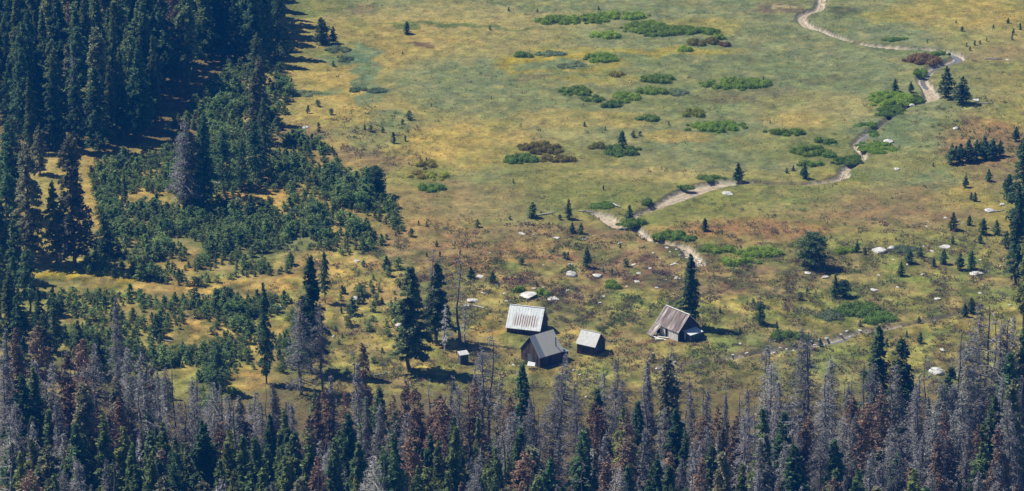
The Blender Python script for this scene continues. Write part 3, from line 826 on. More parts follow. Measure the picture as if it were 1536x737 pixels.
s = MB(); slab(s, (2.81, -1.25, 1.75), (4.65, -1.25, 1.42), (4.65, 1.75, 1.42), (2.81, 1.75, 1.75), .08); s.build('lean_to_roof', M['tinbright'], b4)
# planks lying at the front
x, y, z = G(990, 509)
for i, (dx, dy, L, a) in enumerate([(0, 0, 2.4, -.5), (.5, .5, 2.0, -.2), (-.8, .4, 1.8, -.8), (-.2, -.6, 1.5, .2)]):
    s = MB(); s.box(-L/2, L/2, -.16, .16, -.02, .04); o = s.build('loose_plank', M['trim'], None)
    o.location = (x+dx, y+dy, z+.14+.05*i); o.rotation_euler = (.05*i, .06, a)
    tag(o, ['longest pale plank lying before the whitewashed cabin front', 'pale plank lying closest to the whitewashed cabin front', 'pale plank lying leftmost, below the sagging lean-to', 'shortest pale plank, lying farthest from the whitewashed cabin front'][i], 'plank', 'planks lying before the old cabin')

# --- outhouse
x, y, z = G(695, 545)
o = tag(empty('outhouse', (x, y, z), R(18)), 'tiny grey outhouse with flat pale roof below the dead trees', 'outhouse')
s = MB(); s.box(-.72, .72, -.65, .65, -.3, 1.75); s.build('wall', M['woodblue'], o)
s = MB(); slab(s, (-.85, -.8, 1.80), (.85, -.8, 1.85), (.85, .8, 2.0), (-.85, .8, 1.95), .06); s.build('roof', M['tinpale'], o)
s = MB(); s.box(-.3, .3, -.70, -.653, -.1, 1.5); s.build('door', M['wooddark'], o)

# ================================================================== WILLOWS
W = [
 (835,30,60,18,'willow','left end of the long green willow thicket near the top of the meadow'),
 (882,27,62,17,'willow','second clump of the long green willow thicket, right of its left end'),
 (936,23,66,15,'willow','highest clump of the long green willow thicket near the top'),
 (972,40,64,22,'willow','middle clump where the long willow thicket bends to the right'),
 (1025,46,100,17,'willow','flat right arm of the long willow thicket in the upper meadow'),
 (1058,62,50,14,'willowolive','olive brown willow clump under the right arm of the long thicket'),
 (1080,57,20,8,'willow','little green willow bush at the right tip of the long thicket'),
 (1087,66,16,10,'willowrust','little rusty willow bush at the right tip of the long thicket'),
 (1029,73,20,10,'willow','small round green bush below the right arm of the long thicket'),
 (911,52,42,14,'willow','lone green willow clump enclosed by the arc of the long thicket'),
 (904,86,46,17,'willow','dark green willow clump on the yellow ring of grass'),
 (783,82,28,11,'willowdark','small dark willow bush at the left of the yellow ring of grass'),
 (822,80,42,10,'sage','pale grey green willow patch inside the yellow ring, upper of two'),
 (855,97,36,12,'sage','pale grey green willow patch inside the yellow ring, lower of two'),
 (925,112,24,11,'willowolive','small olive bush between the yellow ring and the paired green clumps'),
 (988,118,48,17,'willow','rounded green willow clump, upper of two stacked clumps mid meadow'),
 (975,136,50,13,'willow','long low green willow clump, lower of two stacked clumps mid meadow'),
 (1012,139,34,11,'sage','greyish low willow at the right end of the lower stacked clump'),
 (865,135,48,18,'willow','bright green willow clump left of the curved pair in mid meadow'),
 (888,148,26,11,'willowdark','small dark bush joining the two curved willow clumps in mid meadow'),
 (917,156,36,13,'willowdark','dark low willow clump at the foot of the curved pair'),
 (938,146,42,17,'willow','green willow clump at the right of the curved pair in mid meadow'),
 (1107,125,98,19,'willow','large isolated oval willow clump right of mid meadow'),
 (971,178,28,13,'willowdark','small grey green willow clump below the curved pair'),
 (1041,170,40,13,'willowyellow','bright yellow green willow clump in mid meadow'),
 (1078,190,78,20,'willow','ragged green willow clump just below the yellow green one'),
 (780,238,52,16,'willowdark','brown and dark willow clump at the left of the lower meadow thicket'),
 (812,222,60,20,'willowolive','olive willow clump in the middle of the lower meadow thicket'),
 (838,237,46,14,'willowolive','olive willow clump at the right of the lower meadow thicket'),
 (896,218,26,12,'willowolive','small olive bush left of the clump with the dark young conifer'),
 (935,226,54,18,'willowdark','dark willow clump with a young conifer standing behind it'),
 (1177,198,58,13,'willow','long ragged green willow clump left of the stream bends'),
 (1238,212,22,11,'willowdark','small round dark bush above the stream bend willows'),
 (1218,226,56,16,'willow','loose green willow clump left of the lower stream bend'),
 (1216,245,30,11,'willowdark','small dark willow bush under the loose green clump by the stream'),
 (1272,240,40,16,'willowdark','dark green willow clump on the near bank of the lower stream bend'),
 (1246,233,24,10,'willowdark','small dark bush between the loose clump and the stream'),
 (1318,222,50,18,'willow','light green willow clump on the bank right of the lower stream bend'),
 (1310,200,22,9,'willowdark','small dark bush on the bank above the lower stream bend'),
 (1385,88,50,19,'willowrust','rust coloured willow clump inside the upper stream bend'),
 (1413,80,22,10,'willowdark','small dark green bush beside the rust coloured willow'),
 (1382,108,22,14,'willowdark','dark bush overhanging the stream under the rust coloured willow'),
 (1340,148,64,24,'willow','large green willow clump left of the stream above the narrow run'),
 (1378,148,26,14,'willowdark','dark bush at the right end of the large clump by the narrow run'),
 (1340,164,40,14,'willowdark','dark clump on the bank below the large clump by the narrow run'),
 (1346,60,34,9,'willowdark','low dark willow on the far bank of the upper stream'),
 (640,246,24,15,'willowolive','yellowish round bush, upper left of the loose group in the left meadow'),
 (628,262,26,14,'willowolive','yellowish low bush, left of the loose group in the left meadow'),
 (655,263,30,15,'willowyellow','bright yellow green bush in the loose group in the left meadow'),
 (646,281,34,13,'willowdark','grey green bush at the bottom of the loose group in the left meadow'),
 (505,74,30,12,'sage','pale grey green shrub below the two dark trees at the top left'),
 (516,88,20,10,'sage','small pale grey green shrub beside the left meadow furrow'),
 (545,135,60,8,'sage','flat grey green shrub patch on the left meadow furrow'),
 (450,140,60,10,'sage','flat grey green shrub patch near the left forest edge'),
 (1000,352,50,16,'willow','green willow clump beside the gravel bar right of mid picture'),
 (1025,357,34,11,'willowdark','dark low willow clump at the right of the gravel bar'),
 (905,308,44,11,'willowdark','dark low willows along the bank above the sand bar'),
 (950,335,34,14,'willowdark','dark willow clump where the stream leaves the gravel bar'),
 (1062,268,40,6,'willowdark','dark low foliage added for the shaded far bank of the sandy reach'),  # low leaves added to stand in for the dark, shaded far bank
 (1140,380,64,17,'willow','bright green willow carpet above the old cabin tree, right half'),
 (1082,374,54,14,'willow','bright green willow carpet above the old cabin tree, left half'),
 (1105,392,60,13,'willow','low front clump of the bright green willow carpet'),
 (1290,466,70,20,'willowdark','dark green brush clump at the head of the little creek'),
 (1320,478,44,18,'willowdark','dark brush at the right of the creek head'),
 (1248,474,34,14,'sage','greyish brush left of the creek head'),
 (1360,375,44,13,'sage','grey green shrub behind the pair of large pale boulders'),
 (1265,376,30,12,'willow','green shrub right of the large round pine'),
 (780,437,16,10,'willow','bright green bush left of the white boulders above the rusty roofed cabin'),
 (812,440,22,10,'willow','bright green bush right of the white boulders above the rusty roofed cabin'),
 (920,428,26,15,'willow','fresh green bush right of the two white boulders'),
 (1185,505,60,14,'willowdark','dark willows above the little creek near the wood edge'),
 (975,306,24,7,'willowdark','small dark foliage added for shade where the sandy reach narrows'),  # added to carry on the dark edge above the sand
 (1028,281,22,6,'willowdark','dark foliage added for the shaded bank near the upper end of the sandy reach'),  # added for the dark line of the cut bank
 (1300,188,26,7,'willowdark','low dark bush hugging the bank at the narrow diagonal run'),
 (1328,172,22,7,'willowdark','low dark bush on the far bank of the diagonal run'),
 (908,24,34,15,'willow','green clump joining the second and highest parts of the long thicket'),
 (858,28,30,14,'willow','green clump joining the left end to the rest of the long thicket'),
 (990,46,60,18,'willow','green clump in the bend of the long thicket, just under its highest part'),
 (340,592,30,20,'willowyellow','yellow green bush among the dead trees at the lower left'),
]
for (a, b, c_, d_, m, lab) in W:
    if m == 'sage' or 'bank' in lab: bush(a, b, c_, d_, m, lab, hm=.6)
    else: bush(a, b, c_, d_, m, lab, hm=1.25 if c_ > 30 else 1.1)

# ================================================================== LANDMARK TREES
T = [  # kind, px, base y, top y, width factor, name, label
 ('bushy',483,66,27,1.25,'pine_tree','dark bushy pine, larger of two at the top of the left meadow'),
 ('bushy',500,65,40,1.1,'pine_tree','smaller dark pine at the right of the pair in the top left meadow'),
 ('bushy',611,51,33,1.5,'pine_tree','small lone dark pine on the straight green ditch'),
 ('bushy',933,222,196,1.2,'pine_tree','small dark conifer behind a willow clump in mid meadow'),
 ('bushy',1342,137,118,1.4,'pine_tree','small dark pine left of the stream, above the large willow clump'),
 ('bushy',1366,139,122,1.2,'pine_tree','slight pine just right of the small dark pine by the stream'),
 ('bushy',1419,146,100,1.25,'pine_tree','tallest dark pine beside the stream at the upper right'),
 ('bushy',1443,156,116,1.6,'pine_tree','spreading dark pine with open crown, right of the tallest one by the stream'),
 ('bushy',1107,272,244,1.3,'pine_tree','lone dark pine on the bank of the sandy stream reach'),
 ('bushy',1207,268,243,1.1,'pine_tree','small thin pine left of the stream above the narrow reach'),
 ('round',564,292,249,.85,'pine_tree','round dark pine at the right edge of the young pine thicket'),
 ('round',1217,402,349,1.15,'pine_tree','big round dark pine alone on the right of the meadow'),
 ('bushy',799,326,303,1.6,'pine_tree','dark bushy pine left of the sand bar, left of two'),
 ('bushy',852,329,298,.9,'pine_tree','slim dark pine left of the sand bar, right of two'),
 ('bushy',858,350,333,1.3,'pine_tree','small pine below the slim one, with boulders near its foot'),
 ('bushy',871,351,334,1.3,'pine_tree','small dark pine right of its twin, above the brown slope'),
 ('bushy',880,402,369,1.0,'pine_tree','ragged pine on the brown slope above the two white boulders'),
 ('bushy',944,332,308,1.3,'pine_tree','dark pine beside the gravel bar of the stream'),
 ('bushy',1057,347,327,1.2,'pine_tree','small lone pine between the stream and the rust coloured patch'),
 ('bushy',1252,446,410,.9,'pine_tree','upright pine at the left of a dark clump on the right slope'),
 ('round',1266,446,420,1.0,'pine_tree','low spreading pine at the right of a dark clump on the right slope'),
 ('round',1141,487,452,.62,'broadleaf_tree','small round tree on the grass right of the old cabin'),
 ('bushy',580,405,383,1.5,'pine_tree','small dark pine on the orange grass left of the cabins'),
 ('bushy',706,418,399,1.6,'pine_tree','small round pine behind the dead trunk'),
 ('bushy',738,424,406,1.3,'pine_tree','small pine right of the round one behind the dead trunk'),
 ('bushy',529,472,445,1.4,'pine_tree','small dark pine between the dead leaning group and the thicket'),
 ('full',615,558,400,1.45,'pine_tree','tall full pine standing alone left of the dead trees'),
 ('full',655,515,395,1.2,'pine_tree','dark pine behind the bare white limbed tree'),
 ('snag',654,515,368,1.3,'dead_tree','thin dead top rising above the dark pine'),
 ('snag',690,514,373,1.5,'dead_tree','tall bare dead trunk left of the cabins'),
 ('white',668,526,455,1.6,'dead_tree','bleached dead tree with drooping white limbs below the dark pine'),
 ('grey',646,512,400,.9,'dead_tree','grey twiggy dead tree left of the dark pine behind the white limbed one'),
 ('white',697,512,440,1.4,'dead_tree','drooping silver branches against the tall dead trunk'),
 ('full',1034,492,382,1.15,'conifer_tree','tall dark conifer standing behind the old cabin'),
 ('snag',1043,490,384,.9,'dead_tree','dark dead stem close to the right of the conifer behind the old cabin'),
 ('dark',188,305,258,1.0,'conifer_tree','small dark spire alone in the thicket clearing at the left'),
 ('grey',276,318,178,1.5,'dead_tree','grey ghostly dead tree at the head of the pine thicket'),
 ('thin',287,318,200,1.2,'conifer_tree','thin grey crowned conifer at the head of the pine thicket'),
 ('dark',305,315,172,1.0,'conifer_tree','straight dark conifer right of the grey dead tree'),
 ('pine',338,296,195,1.0,'pine_tree','broad dark pine above the pale boulders in the clearing'),
 ('pine',382,274,185,1.0,'pine_tree','broad dark pine at the right corner of the upper left forest'),
 ('pine',362,286,212,.9,'pine_tree','broad pine between two others at the thicket head'),
 ('pine',398,262,150,.8,'pine_tree','dark pine at the upper end of the thicket beside the meadow'),
 ('pine',418,86,-20,.8,'pine_tree','dark pine casting a clear shadow at the top left meadow edge'),
 ('pine',388,132,52,1.2,'pine_tree','dark pine at the forest edge below the shadow casting pine'),
 ('thin',392,185,90,1.1,'conifer_tree','greyish conifer at the meadow edge of the upper left forest'),
 ('thin',384,215,112,1.1,'conifer_tree','greyish conifer standing over the lighter young pines at the forest corner'),
 ('bushy',376,330,292,1.2,'pine_tree','dark young pine between the pale rocks in the clearing'),
 ('thin',48,395,218,1.0,'conifer_tree','tall grey green conifer at the far left, left of two'),
 ('thin',112,400,205,1.1,'conifer_tree','tall grey green conifer at the far left, right of two'),
 ('dark',85,396,270,1.0,'conifer_tree','dark conifer between the two tall grey green ones'),
 ('bushy',160,385,320,1.1,'pine_tree','slim pine right of the two tall grey green conifers'),
 ('pine',20,330,185,1.0,'conifer_tree','dark conifer by the left border above the grey green ones'),
 ('dark',400,576,424,.62,'conifer_tree','narrow dark conifer spire standing apart at the wood edge'),
 ('full',468,560,385,1.05,'conifer_tree','tall conifer with thick dark top, right of the narrow spire'),
 ('grey',452,592,448,1.3,'dead_tree','grey dead conifer against the left of the thick topped conifer'),
 ('grey',485,588,455,1.3,'dead_tree','grey dead conifer against the right of the thick topped conifer'),
 ('pine',488,455,378,.7,'pine_tree','dark pine just behind the thick topped conifer'),
 ('pine',326,592,512,1.2,'pine_tree','dark spreading pine beside the yellow bush at the lower left'),
 ('bushy',235,506,470,1.4,'pine_tree','dark pine in the lower thicket with a fallen log at its foot'),
 ('grey',180,590,446,1.2,'dead_tree','grey dead conifer rising before the orange path'),
 ('dark',1531,350,188,1.1,'conifer_tree','dark conifer at the right border, farthest of the border trees'),
 ('dark',1524,425,280,1.0,'conifer_tree','dark conifer at the right border, middle of the border trees'),
 ('green',1536,495,330,1.0,'conifer_tree','tall green conifer at the right border, nearest of the border trees'),
 ('bushy',1512,300,262,1.3,'pine_tree','dark young pine leaning on the border trees at the right'),
]
for (k_, a, b, t_, wf, nm, lab) in T:
    tree(k_, a, b, t_, name=nm, label=lab, wide=wf, cat='dead tree' if nm == 'dead_tree' else 'tree')

# small dark pines on the right slope and scattered seedlings
SP = [(1427,246,30),(1440,244,28),(1452,243,34),(1464,240,30),(1477,238,34),(1489,236,28),(1500,234,24),(1433,236,18),(1470,230,18),(1484,240,24),(1524,212,22),(1532,240,30)]
for a, b, h_ in SP:
    tree('bushy', a, b, b-h_, name='pine_tree', label='dark young pine in the dense row on the reddish slope at the right', cat='tree', group='row of pines on the reddish slope', wide=1.35)
SP2 = [(1448,281,18),(1483,272,19),(1462,302,14),(1457,300,12),(1507,285,16),(1429,345,27),(1454,338,15),(1474,352,25),(1494,352,22),(1470,365,14),(1429,366,12),(1363,395,23),(1380,385,16),(1351,414,22),
       (1415,396,22),(1440,405,26),(1456,404,28),(1400,400,14),(1285,378,16),(1297,382,12),(1447,475,20),(1457,470,24),(1378,485,12),(1509,372,26),(1520,385,30)]
for a, b, h_ in SP2:
    tree('bushy', a, b, b-h_, name='pine_tree', label='small dark pine scattered among pale stones on the green slope at the right', cat='tree', group='small pines on the right slope', wide=1.25)
SEED = [('left part of the open meadow',[(614,180,13),(608,212,9),(590,215,16),(478,198,14),(462,170,12),(497,172,9),(556,198,10),(547,195,8),(574,199,8),(604,186,7),(477,160,10),(640,245,8),(500,100,8),(604,82,5),(647,160,5),(737,149,5)]),
        ('brown slope above the cabins',[(716,341,11),(640,340,8),(617,355,12),(628,338,7),(660,385,9),(610,420,9),(640,385,7),(690,382,6),(765,330,6),(783,397,10),(805,430,8),(847,388,10),(852,390,12),(939,400,12),(905,410,8),(780,420,8),(918,412,9),(930,372,8),
                                  (655,370,9),(600,395,9),(560,420,8),(545,400,9),(517,440,10),(545,455,9),(560,440,12),(573,456,10),(512,470,10),(600,432,10)]),
        ('upper right of the meadow',[(1443,47,7),(1450,70,6),(1462,68,7),(1470,66,5),(1480,62,6),(1455,76,5),(1520,52,9),(1530,45,10),(1518,60,8),(1490,42,5),(1400,250,6),(1391,64,5),(1484,198,6),(1512,35,8),(1434,35,5)]),
        ('middle of the open meadow',[(735,45,6),(763,17,6),(806,18,5),(877,190,7),(908,196,6),(950,206,9),(960,204,7),(1003,188,6),(1155,185,5),(898,15,5),(840,330,8),(905,285,7),(770,275,6),(1145,120,5),(1180,260,8),(1190,256,7)]),
        ('brush below the old cabin',[(700,520,9),(640,460,10),(1110,500,9),(1165,495,12),(1200,450,12),(1210,440,10),(1290,490,10),(980,540,9),(905,500,7),(1080,470,8),(1130,455,7),(1230,520,12),(1380,515,16),(1330,520,12),(1360,505,9)])]
for zone, L_ in SEED:
    for a, b, h_ in L_:
        x, y, z = G(a, b)
        young(a, b, h_/pxm(y)*1.1, 'young_conifer', 'young conifer seedling in the %s' % zone, 'young tree', 'young conifers in the %s' % zone, dark=True, wide=1.1)

# ================================================================== YOUNG PINE THICKET
def inpoly(x, y, P):
    c = False; j = len(P)-1
    for i in range(len(P)):
        if (P[i][1] > y) != (P[j][1] > y) and x < (P[j][0]-P[i][0])*(y-P[i][1])/(P[j][1]-P[i][1])+P[i][0]: c = not c
        j = i
    return c
PA = [(135,262),(200,238),(300,225),(330,170),(345,140),(400,150),(418,205),(500,225),(512,262),(560,275),(590,310),(603,345),(560,378),(500,385),(445,380),(432,412),(340,420),(300,432),(130,412),(125,380),(175,375),(150,330)]
PB = [(75,445),(160,445),(300,452),(445,448),(470,500),(445,560),(345,560),(320,625),(200,600),(70,500)]
PD = [(225,240),(250,200),(330,115),(400,78),(432,50),(440,120),(420,200),(345,145),(320,180),(300,228)]
PC = [(500,440),(600,400),(620,460),(560,560),(500,560)]
CLEAR = [(205,300,34,10),(250,300,16,14),(395,300,50,14),(360,300,30,8),(450,365,24,9),(255,398,32,9),(190,377,34,5),(400,268,12,6),(225,475,30,7),(290,470,18,6),(430,322,20,5),(345,500,26,7),(500,345,20,6),(265,520,24,8),(540,330,16,5),(305,412,20,6)]
cand = []
xs_, ys_, pxs, pys = scatter_px(120000, 60, 640, 45, 630)
cellg = {}
for x, y, a, b in zip(xs_, ys_, pxs, pys):
    if inpoly(a, b, PA): dd_, p_ = 1.3, 1.0
    elif inpoly(a, b, PB): dd_, p_ = 1.25, .75
    elif inpoly(a, b, PD): dd_, p_ = 1.9, .5
    elif inpoly(a, b, PC): dd_, p_ = 3.0, .25
    else: continue
    if p_ == .25 and random.random() > .25: continue
    if any(((a-c[0])/c[2])**2+((b-c[1])/c[3])**2 < random.uniform(.7, 1.3) for c in CLEAR): continue
    nz = float(fbm(x/6+14, y/8+2, 3))
    if nz < (.36 if p_ == 1 else .40): continue
    g = (int(x//dd_), int(y//dd_)); 
    if any((g[0]+i, g[1]+j) in cellg and math.hypot(cellg[(g[0]+i, g[1]+j)][0]-x, cellg[(g[0]+i, g[1]+j)][1]-y) < dd_ for i in (-1, 0, 1) for j in (-1, 0, 1)): continue
    cellg[g] = (x, y)
    cand.append((x, y, a, b, nz))
def yh(a, b, nz):
    h = .9+1.7*max(0, nz-.35)*2+random.choice([-.2, 0, .2, .5, 1.2])
    if 300 < a < 420 and b < 240: h += .3
    return h
cand = [c+(yh(c[2], c[3], c[4])*(.85 if c[3] > 440 else 1),) for c in cand]
cand.sort(key=lambda c: -c[5]*pxm(c[1]))
print('thicket', len(cand))
for x, y, a, b, nz, h_ in cand[:300]:
    if b < 300: zone = 'upper part of the pine thicket at the left'
    elif b < 435: zone = 'dense middle of the pine thicket at the left, above the orange path'
    else: zone = 'open lower thicket at the left, below the orange path'
    young(a, b, h_, 'young_pine', 'bushy green young pine in the %s' % zone, 'young tree', 'young pines in the %s' % zone, world=(x, y), dark=random.random() < .1, wide=1.6)
# the remaining smaller ones as one object
Vs = []; vals = []
base_vs = []
for me_ in YOUNG[:4]:
    a = np.empty(len(me_.vertices)*3, np.float32); me_.vertices.foreach_get('co', a); a = a.reshape(-1, 3, 3)
    v = np.empty(len(me_.vertices), np.float32); me_.attributes['v'].data.foreach_get('value', v); v = v.reshape(-1, 3)
    k = rng.permutation(len(a))[:int(len(a)*.75)]
    base_vs.append((a[k].reshape(-1, 3), v[k].reshape(-1)))
for x, y, a, b, nz, h_ in cand[300:]:
    V0, v0 = random.choice(base_vs); t = random.uniform(0, 6.28); s = h_/3
    Rm = np.array([[math.cos(t), -math.sin(t), 0], [math.sin(t), math.cos(t), 0], [0, 0, 1]])
    Vs.append(V0@Rm.T*s*[1.6, 1.6, 1]+np.array([x, y, float(base_h(x, y))])); vals.append(np.clip(v0+random.uniform(-.4, .4), 0, 1))
if Vs:
    V = np.vstack(Vs)
    tag(link('pine_thicket', npmesh('pine_thicket', V, np.arange(len(V)).reshape(-1, 3), v=np.concatenate(vals)), M['young']),
        'dense carpet of the smallest young pines at the left', 'thicket', kind='stuff')

# ================================================================== UPPER LEFT FOREST
def spaced(pts, x, y, d):
    return all((x-p[0])**2+(y-p[1])**2 > d*d for p in pts)
placed = []
KL = {'dark': ('conifer_tree', 'dark green conifer in the dense shady forest at the upper left', 'tree', 'live conifers of the upper left forest'),
      'green': ('green_conifer_tree', 'lighter green spire conifer in the dense forest at the upper left', 'tree', 'lighter conifers of the upper left forest'),  # species not known, only lighter green and spire shaped
      'pine': ('pine_tree', 'broad dark pine in the dense forest at the upper left', 'tree', 'broad pines of the upper left forest'),
      'thin': ('conifer_tree', 'thin grey green conifer in the dense forest at the upper left', 'tree', 'thin conifers of the upper left forest'),
      'red': ('dead_tree', 'reddish dying conifer in the dense forest at the upper left', 'dead tree', 'reddish dying conifers of the upper left forest'),
      'grey': ('dead_tree', 'grey dead conifer in the dense forest at the upper left', 'dead tree', 'grey dead conifers of the upper left forest')}
tries = 0
while len(placed) < 205 and tries < 20000:
    tries += 1
    y = random.uniform(G(200, 245)[1], 235); x = random.uniform(-178, -42)
    a, b = to_px(x, y, 0.0)
    if a < -12 or a > 440 or b < -22: continue
    edge = 235 if a < 150 else (225 if a < 235 else (150 if a < 300 else (100 if a < 400 else 78)))
    if b > edge: continue
    if 290 < a < 352 and 98 < b < 135: continue
    if a > 395+max(0, (90-b))*.15: continue
    if not spaced(placed, x, y, 3.9): continue
    placed.append((x, y))
    k_ = random.choices(['dark', 'green', 'pine', 'thin', 'red', 'grey'], [42, 32, 12, 12, 3, 1])[0]
    nm, lab, ct, gr = KL[k_]
    tree(k_, a, b, hm=random.uniform(15, 25), name=nm, label=lab, cat=ct, group=gr, world=(x, y), wide=random.uniform(.95, 1.3))
tree('white', 113, 205, 75, name='dead_tree', label='white bare dead tree standing out of the upper left forest', cat='dead tree', wide=.8)
for (a, b, t_, k_) in [(20,250,175,'pine'),(60,262,190,'thin'),(10,300,215,'dark'),(5,420,300,'dark'),(28,440,330,'dark'),(0,480,360,'pine'),(45,470,370,'pine'),(18,520,405,'dark'),(60,500,430,'dark'),(-10,540,420,'pine'),(85,530,450,'dark'),(35,560,440,'pine'),
                       (15,380,260,'pine'),(120,560,480,'dark'),(150,570,500,'pine'),(70,560,470,'pine')]:
    tree(k_, a, b, t_, name='conifer_tree', label='dark conifer in the shaded stand along the left border', cat='tree', group='conifers along the left border', wide=1.2)

# ================================================================== FOREGROUND FOREST
FL = {'green': ('green_conifer_tree', 'live green conifer in the dense foreground wood at the bottom', 'tree', 'live green conifers of the foreground wood'),  # green spire conifers of no known species
      'dark': ('conifer_tree', 'dark green conifer in the dense foreground wood at the bottom', 'tree', 'dark conifers of the foreground wood'),
      'grey': ('dead_tree', 'grey dead conifer still full of twigs in the foreground wood', 'dead tree', 'grey dead conifers of the foreground wood'),
      'red': ('dead_tree', 'dead conifer with reddish brown needles in the foreground wood', 'dead tree', 'reddish dead conifers of the foreground wood'),
      'snag': ('dead_tree', 'bare thin dead stem in the foreground wood', 'dead tree', 'bare stems of the foreground wood'),
      'white': ('dead_tree', 'bleached white dead tree in the foreground wood', 'dead tree', 'bleached trees of the foreground wood'),
      'thin': ('conifer_tree', 'thin grey green conifer in the foreground wood', 'tree', 'thin conifers of the foreground wood')}
fp = []
def fore(k_, a, b, top, wide=1.0):
    x, y, z = G(a, b); fp.append((x, y))
    nm, lab, ct, gr = FL[k_]
    tree(k_, a, b, top, name=nm, label=lab, cat=ct, group=gr, wide=wide)
FRONT = [('green',430,615,790),('grey',448,600,770),('red',462,625,800),('dark',440,640,820),('green',880,640,810),('grey',300,575,750),('grey',325,590,760),('snag',410,570,740),
   # kind, px, top, base : the trees of the wood edge whose tops stand out
 ('grey',12,488,690),('red',35,492,700),('red',66,490,700),('grey',105,520,710),('red',128,510,700),('grey',150,515,720),('grey',205,515,700),('snag',240,540,710),('grey',222,525,720),('grey',262,550,740),
 ('grey',290,560,740),('grey',352,590,760),('grey',385,585,740),('red',365,600,760),('grey',420,580,740),('grey',505,562,735),('red',500,580,740),('snag',535,520,690),('red',553,512,690),('grey',545,540,700),('dark',570,575,720),
 ('red',593,590,760),('red',612,565,740),('red',628,580,760),('snag',648,562,720),('grey',668,568,730),('snag',668,560,730),('red',650,590,760),('grey',690,578,740),('red',710,565,730),('snag',722,508,690),('snag',735,488,690),('grey',727,520,700),('grey',748,560,730),
 ('dark',783,545,720),('grey',800,590,760),('grey',836,528,705),('grey',826,560,730),('dark',893,580,740),('grey',868,575,740),('grey',925,532,710),('grey',912,560,730),('grey',935,570,740),('red',905,598,770),('dark',957,600,770),
 ('grey',970,537,715),('grey',978,560,730),('snag',996,515,690),('thin',1000,535,700),('snag',1018,545,700),('snag',1035,560,720),('grey',1030,585,740),('dark',1012,612,770),('grey',1052,580,740),('snag',1086,560,720),('grey',1090,590,740),('red',1075,605,760),
 ('snag',1108,575,720),('grey',1115,580,740),('snag',1147,515,700),('snag',1155,498,690),('grey',1150,540,720),('grey',1172,570,740),('grey',1206,494,700),('snag',1205,485,690),('grey',1243,530,710),('grey',1232,560,740),('grey',1270,575,730),('snag',1272,545,720),
 ('dark',1309,485,690),('grey',1300,540,720),('snag',1338,540,700),('grey',1340,545,730),('dark',1350,508,700),('grey',1362,560,740),('grey',1395,590,750),('dark',1418,548,720),('snag',1393,530,700),('grey',1437,495,700),('grey',1448,510,710),
 ('grey',1470,458,680),('snag',1481,462,690),('grey',1490,480,700),('dark',1502,528,720),('grey',1508,470,690),('dark',1530,480,690),('grey',1522,560,740)]
for k_, a, t_, b in FRONT:
    fore(k_, a, b, t_, 1.15)
for k_, a, t_, b in [('white',488,650,800),('white',885,670,830),('white',325,575,640),('white',215,660,800),('white',790,690,840),('white',915,690,850)]:
    fore(k_, a, b, t_, 1.0)
envx = [-40,60,180,260,340,420,500,560,620,700,780,870,960,1050,1120,1200,1280,1360,1450,1580]
envy = [510,510,520,545,570,575,575,575,590,580,585,600,600,610,595,575,575,560,540,520]
n_f = 0; tries = 0
while n_f < 440 and tries < 40000:
    tries += 1
    y = random.uniform(-205, G(768, 665)[1]); half = (y-CAM[1])/math.cos(PITCH)*.16
    x = random.uniform(-half, half)
    a, b = to_px(x, y, 0.0)
    hm = random.uniform(12, 23)
    top = b-hm*pxm(y)*math.cos(PITCH)
    if top < np.interp(a, envx, envy)+5: continue
    if top > 748: continue
    if not spaced(fp, x, y, 2.3): continue
    left = a < 800
    lowz = top > 640
    if left:
        wts = dict(green=52, dark=20, grey=20, red=7, snag=4, thin=5) if lowz or top > 620 else dict(green=12, dark=10, grey=44, red=18, snag=12, thin=6)
    else:
        wts = dict(green=18, dark=16, grey=40, red=24, snag=6, thin=4) if lowz else dict(green=10, dark=10, grey=50, red=22, snag=10, thin=6)
    k_ = random.choices(list(wts), list(wts.values()))[0]
    if top < 610 and k_ in ('green', 'dark') and random.random() < .5: k_ = 'grey'
    fp.append((x, y)); n_f += 1
    nm, lab, ct, gr = FL[k_]
    tree(k_, a, b, hm=hm, name=nm, label=lab, cat=ct, group=gr, world=(x, y), wide=random.uniform(1.0, 1.3))
print('foreground', n_f, len(FRONT))

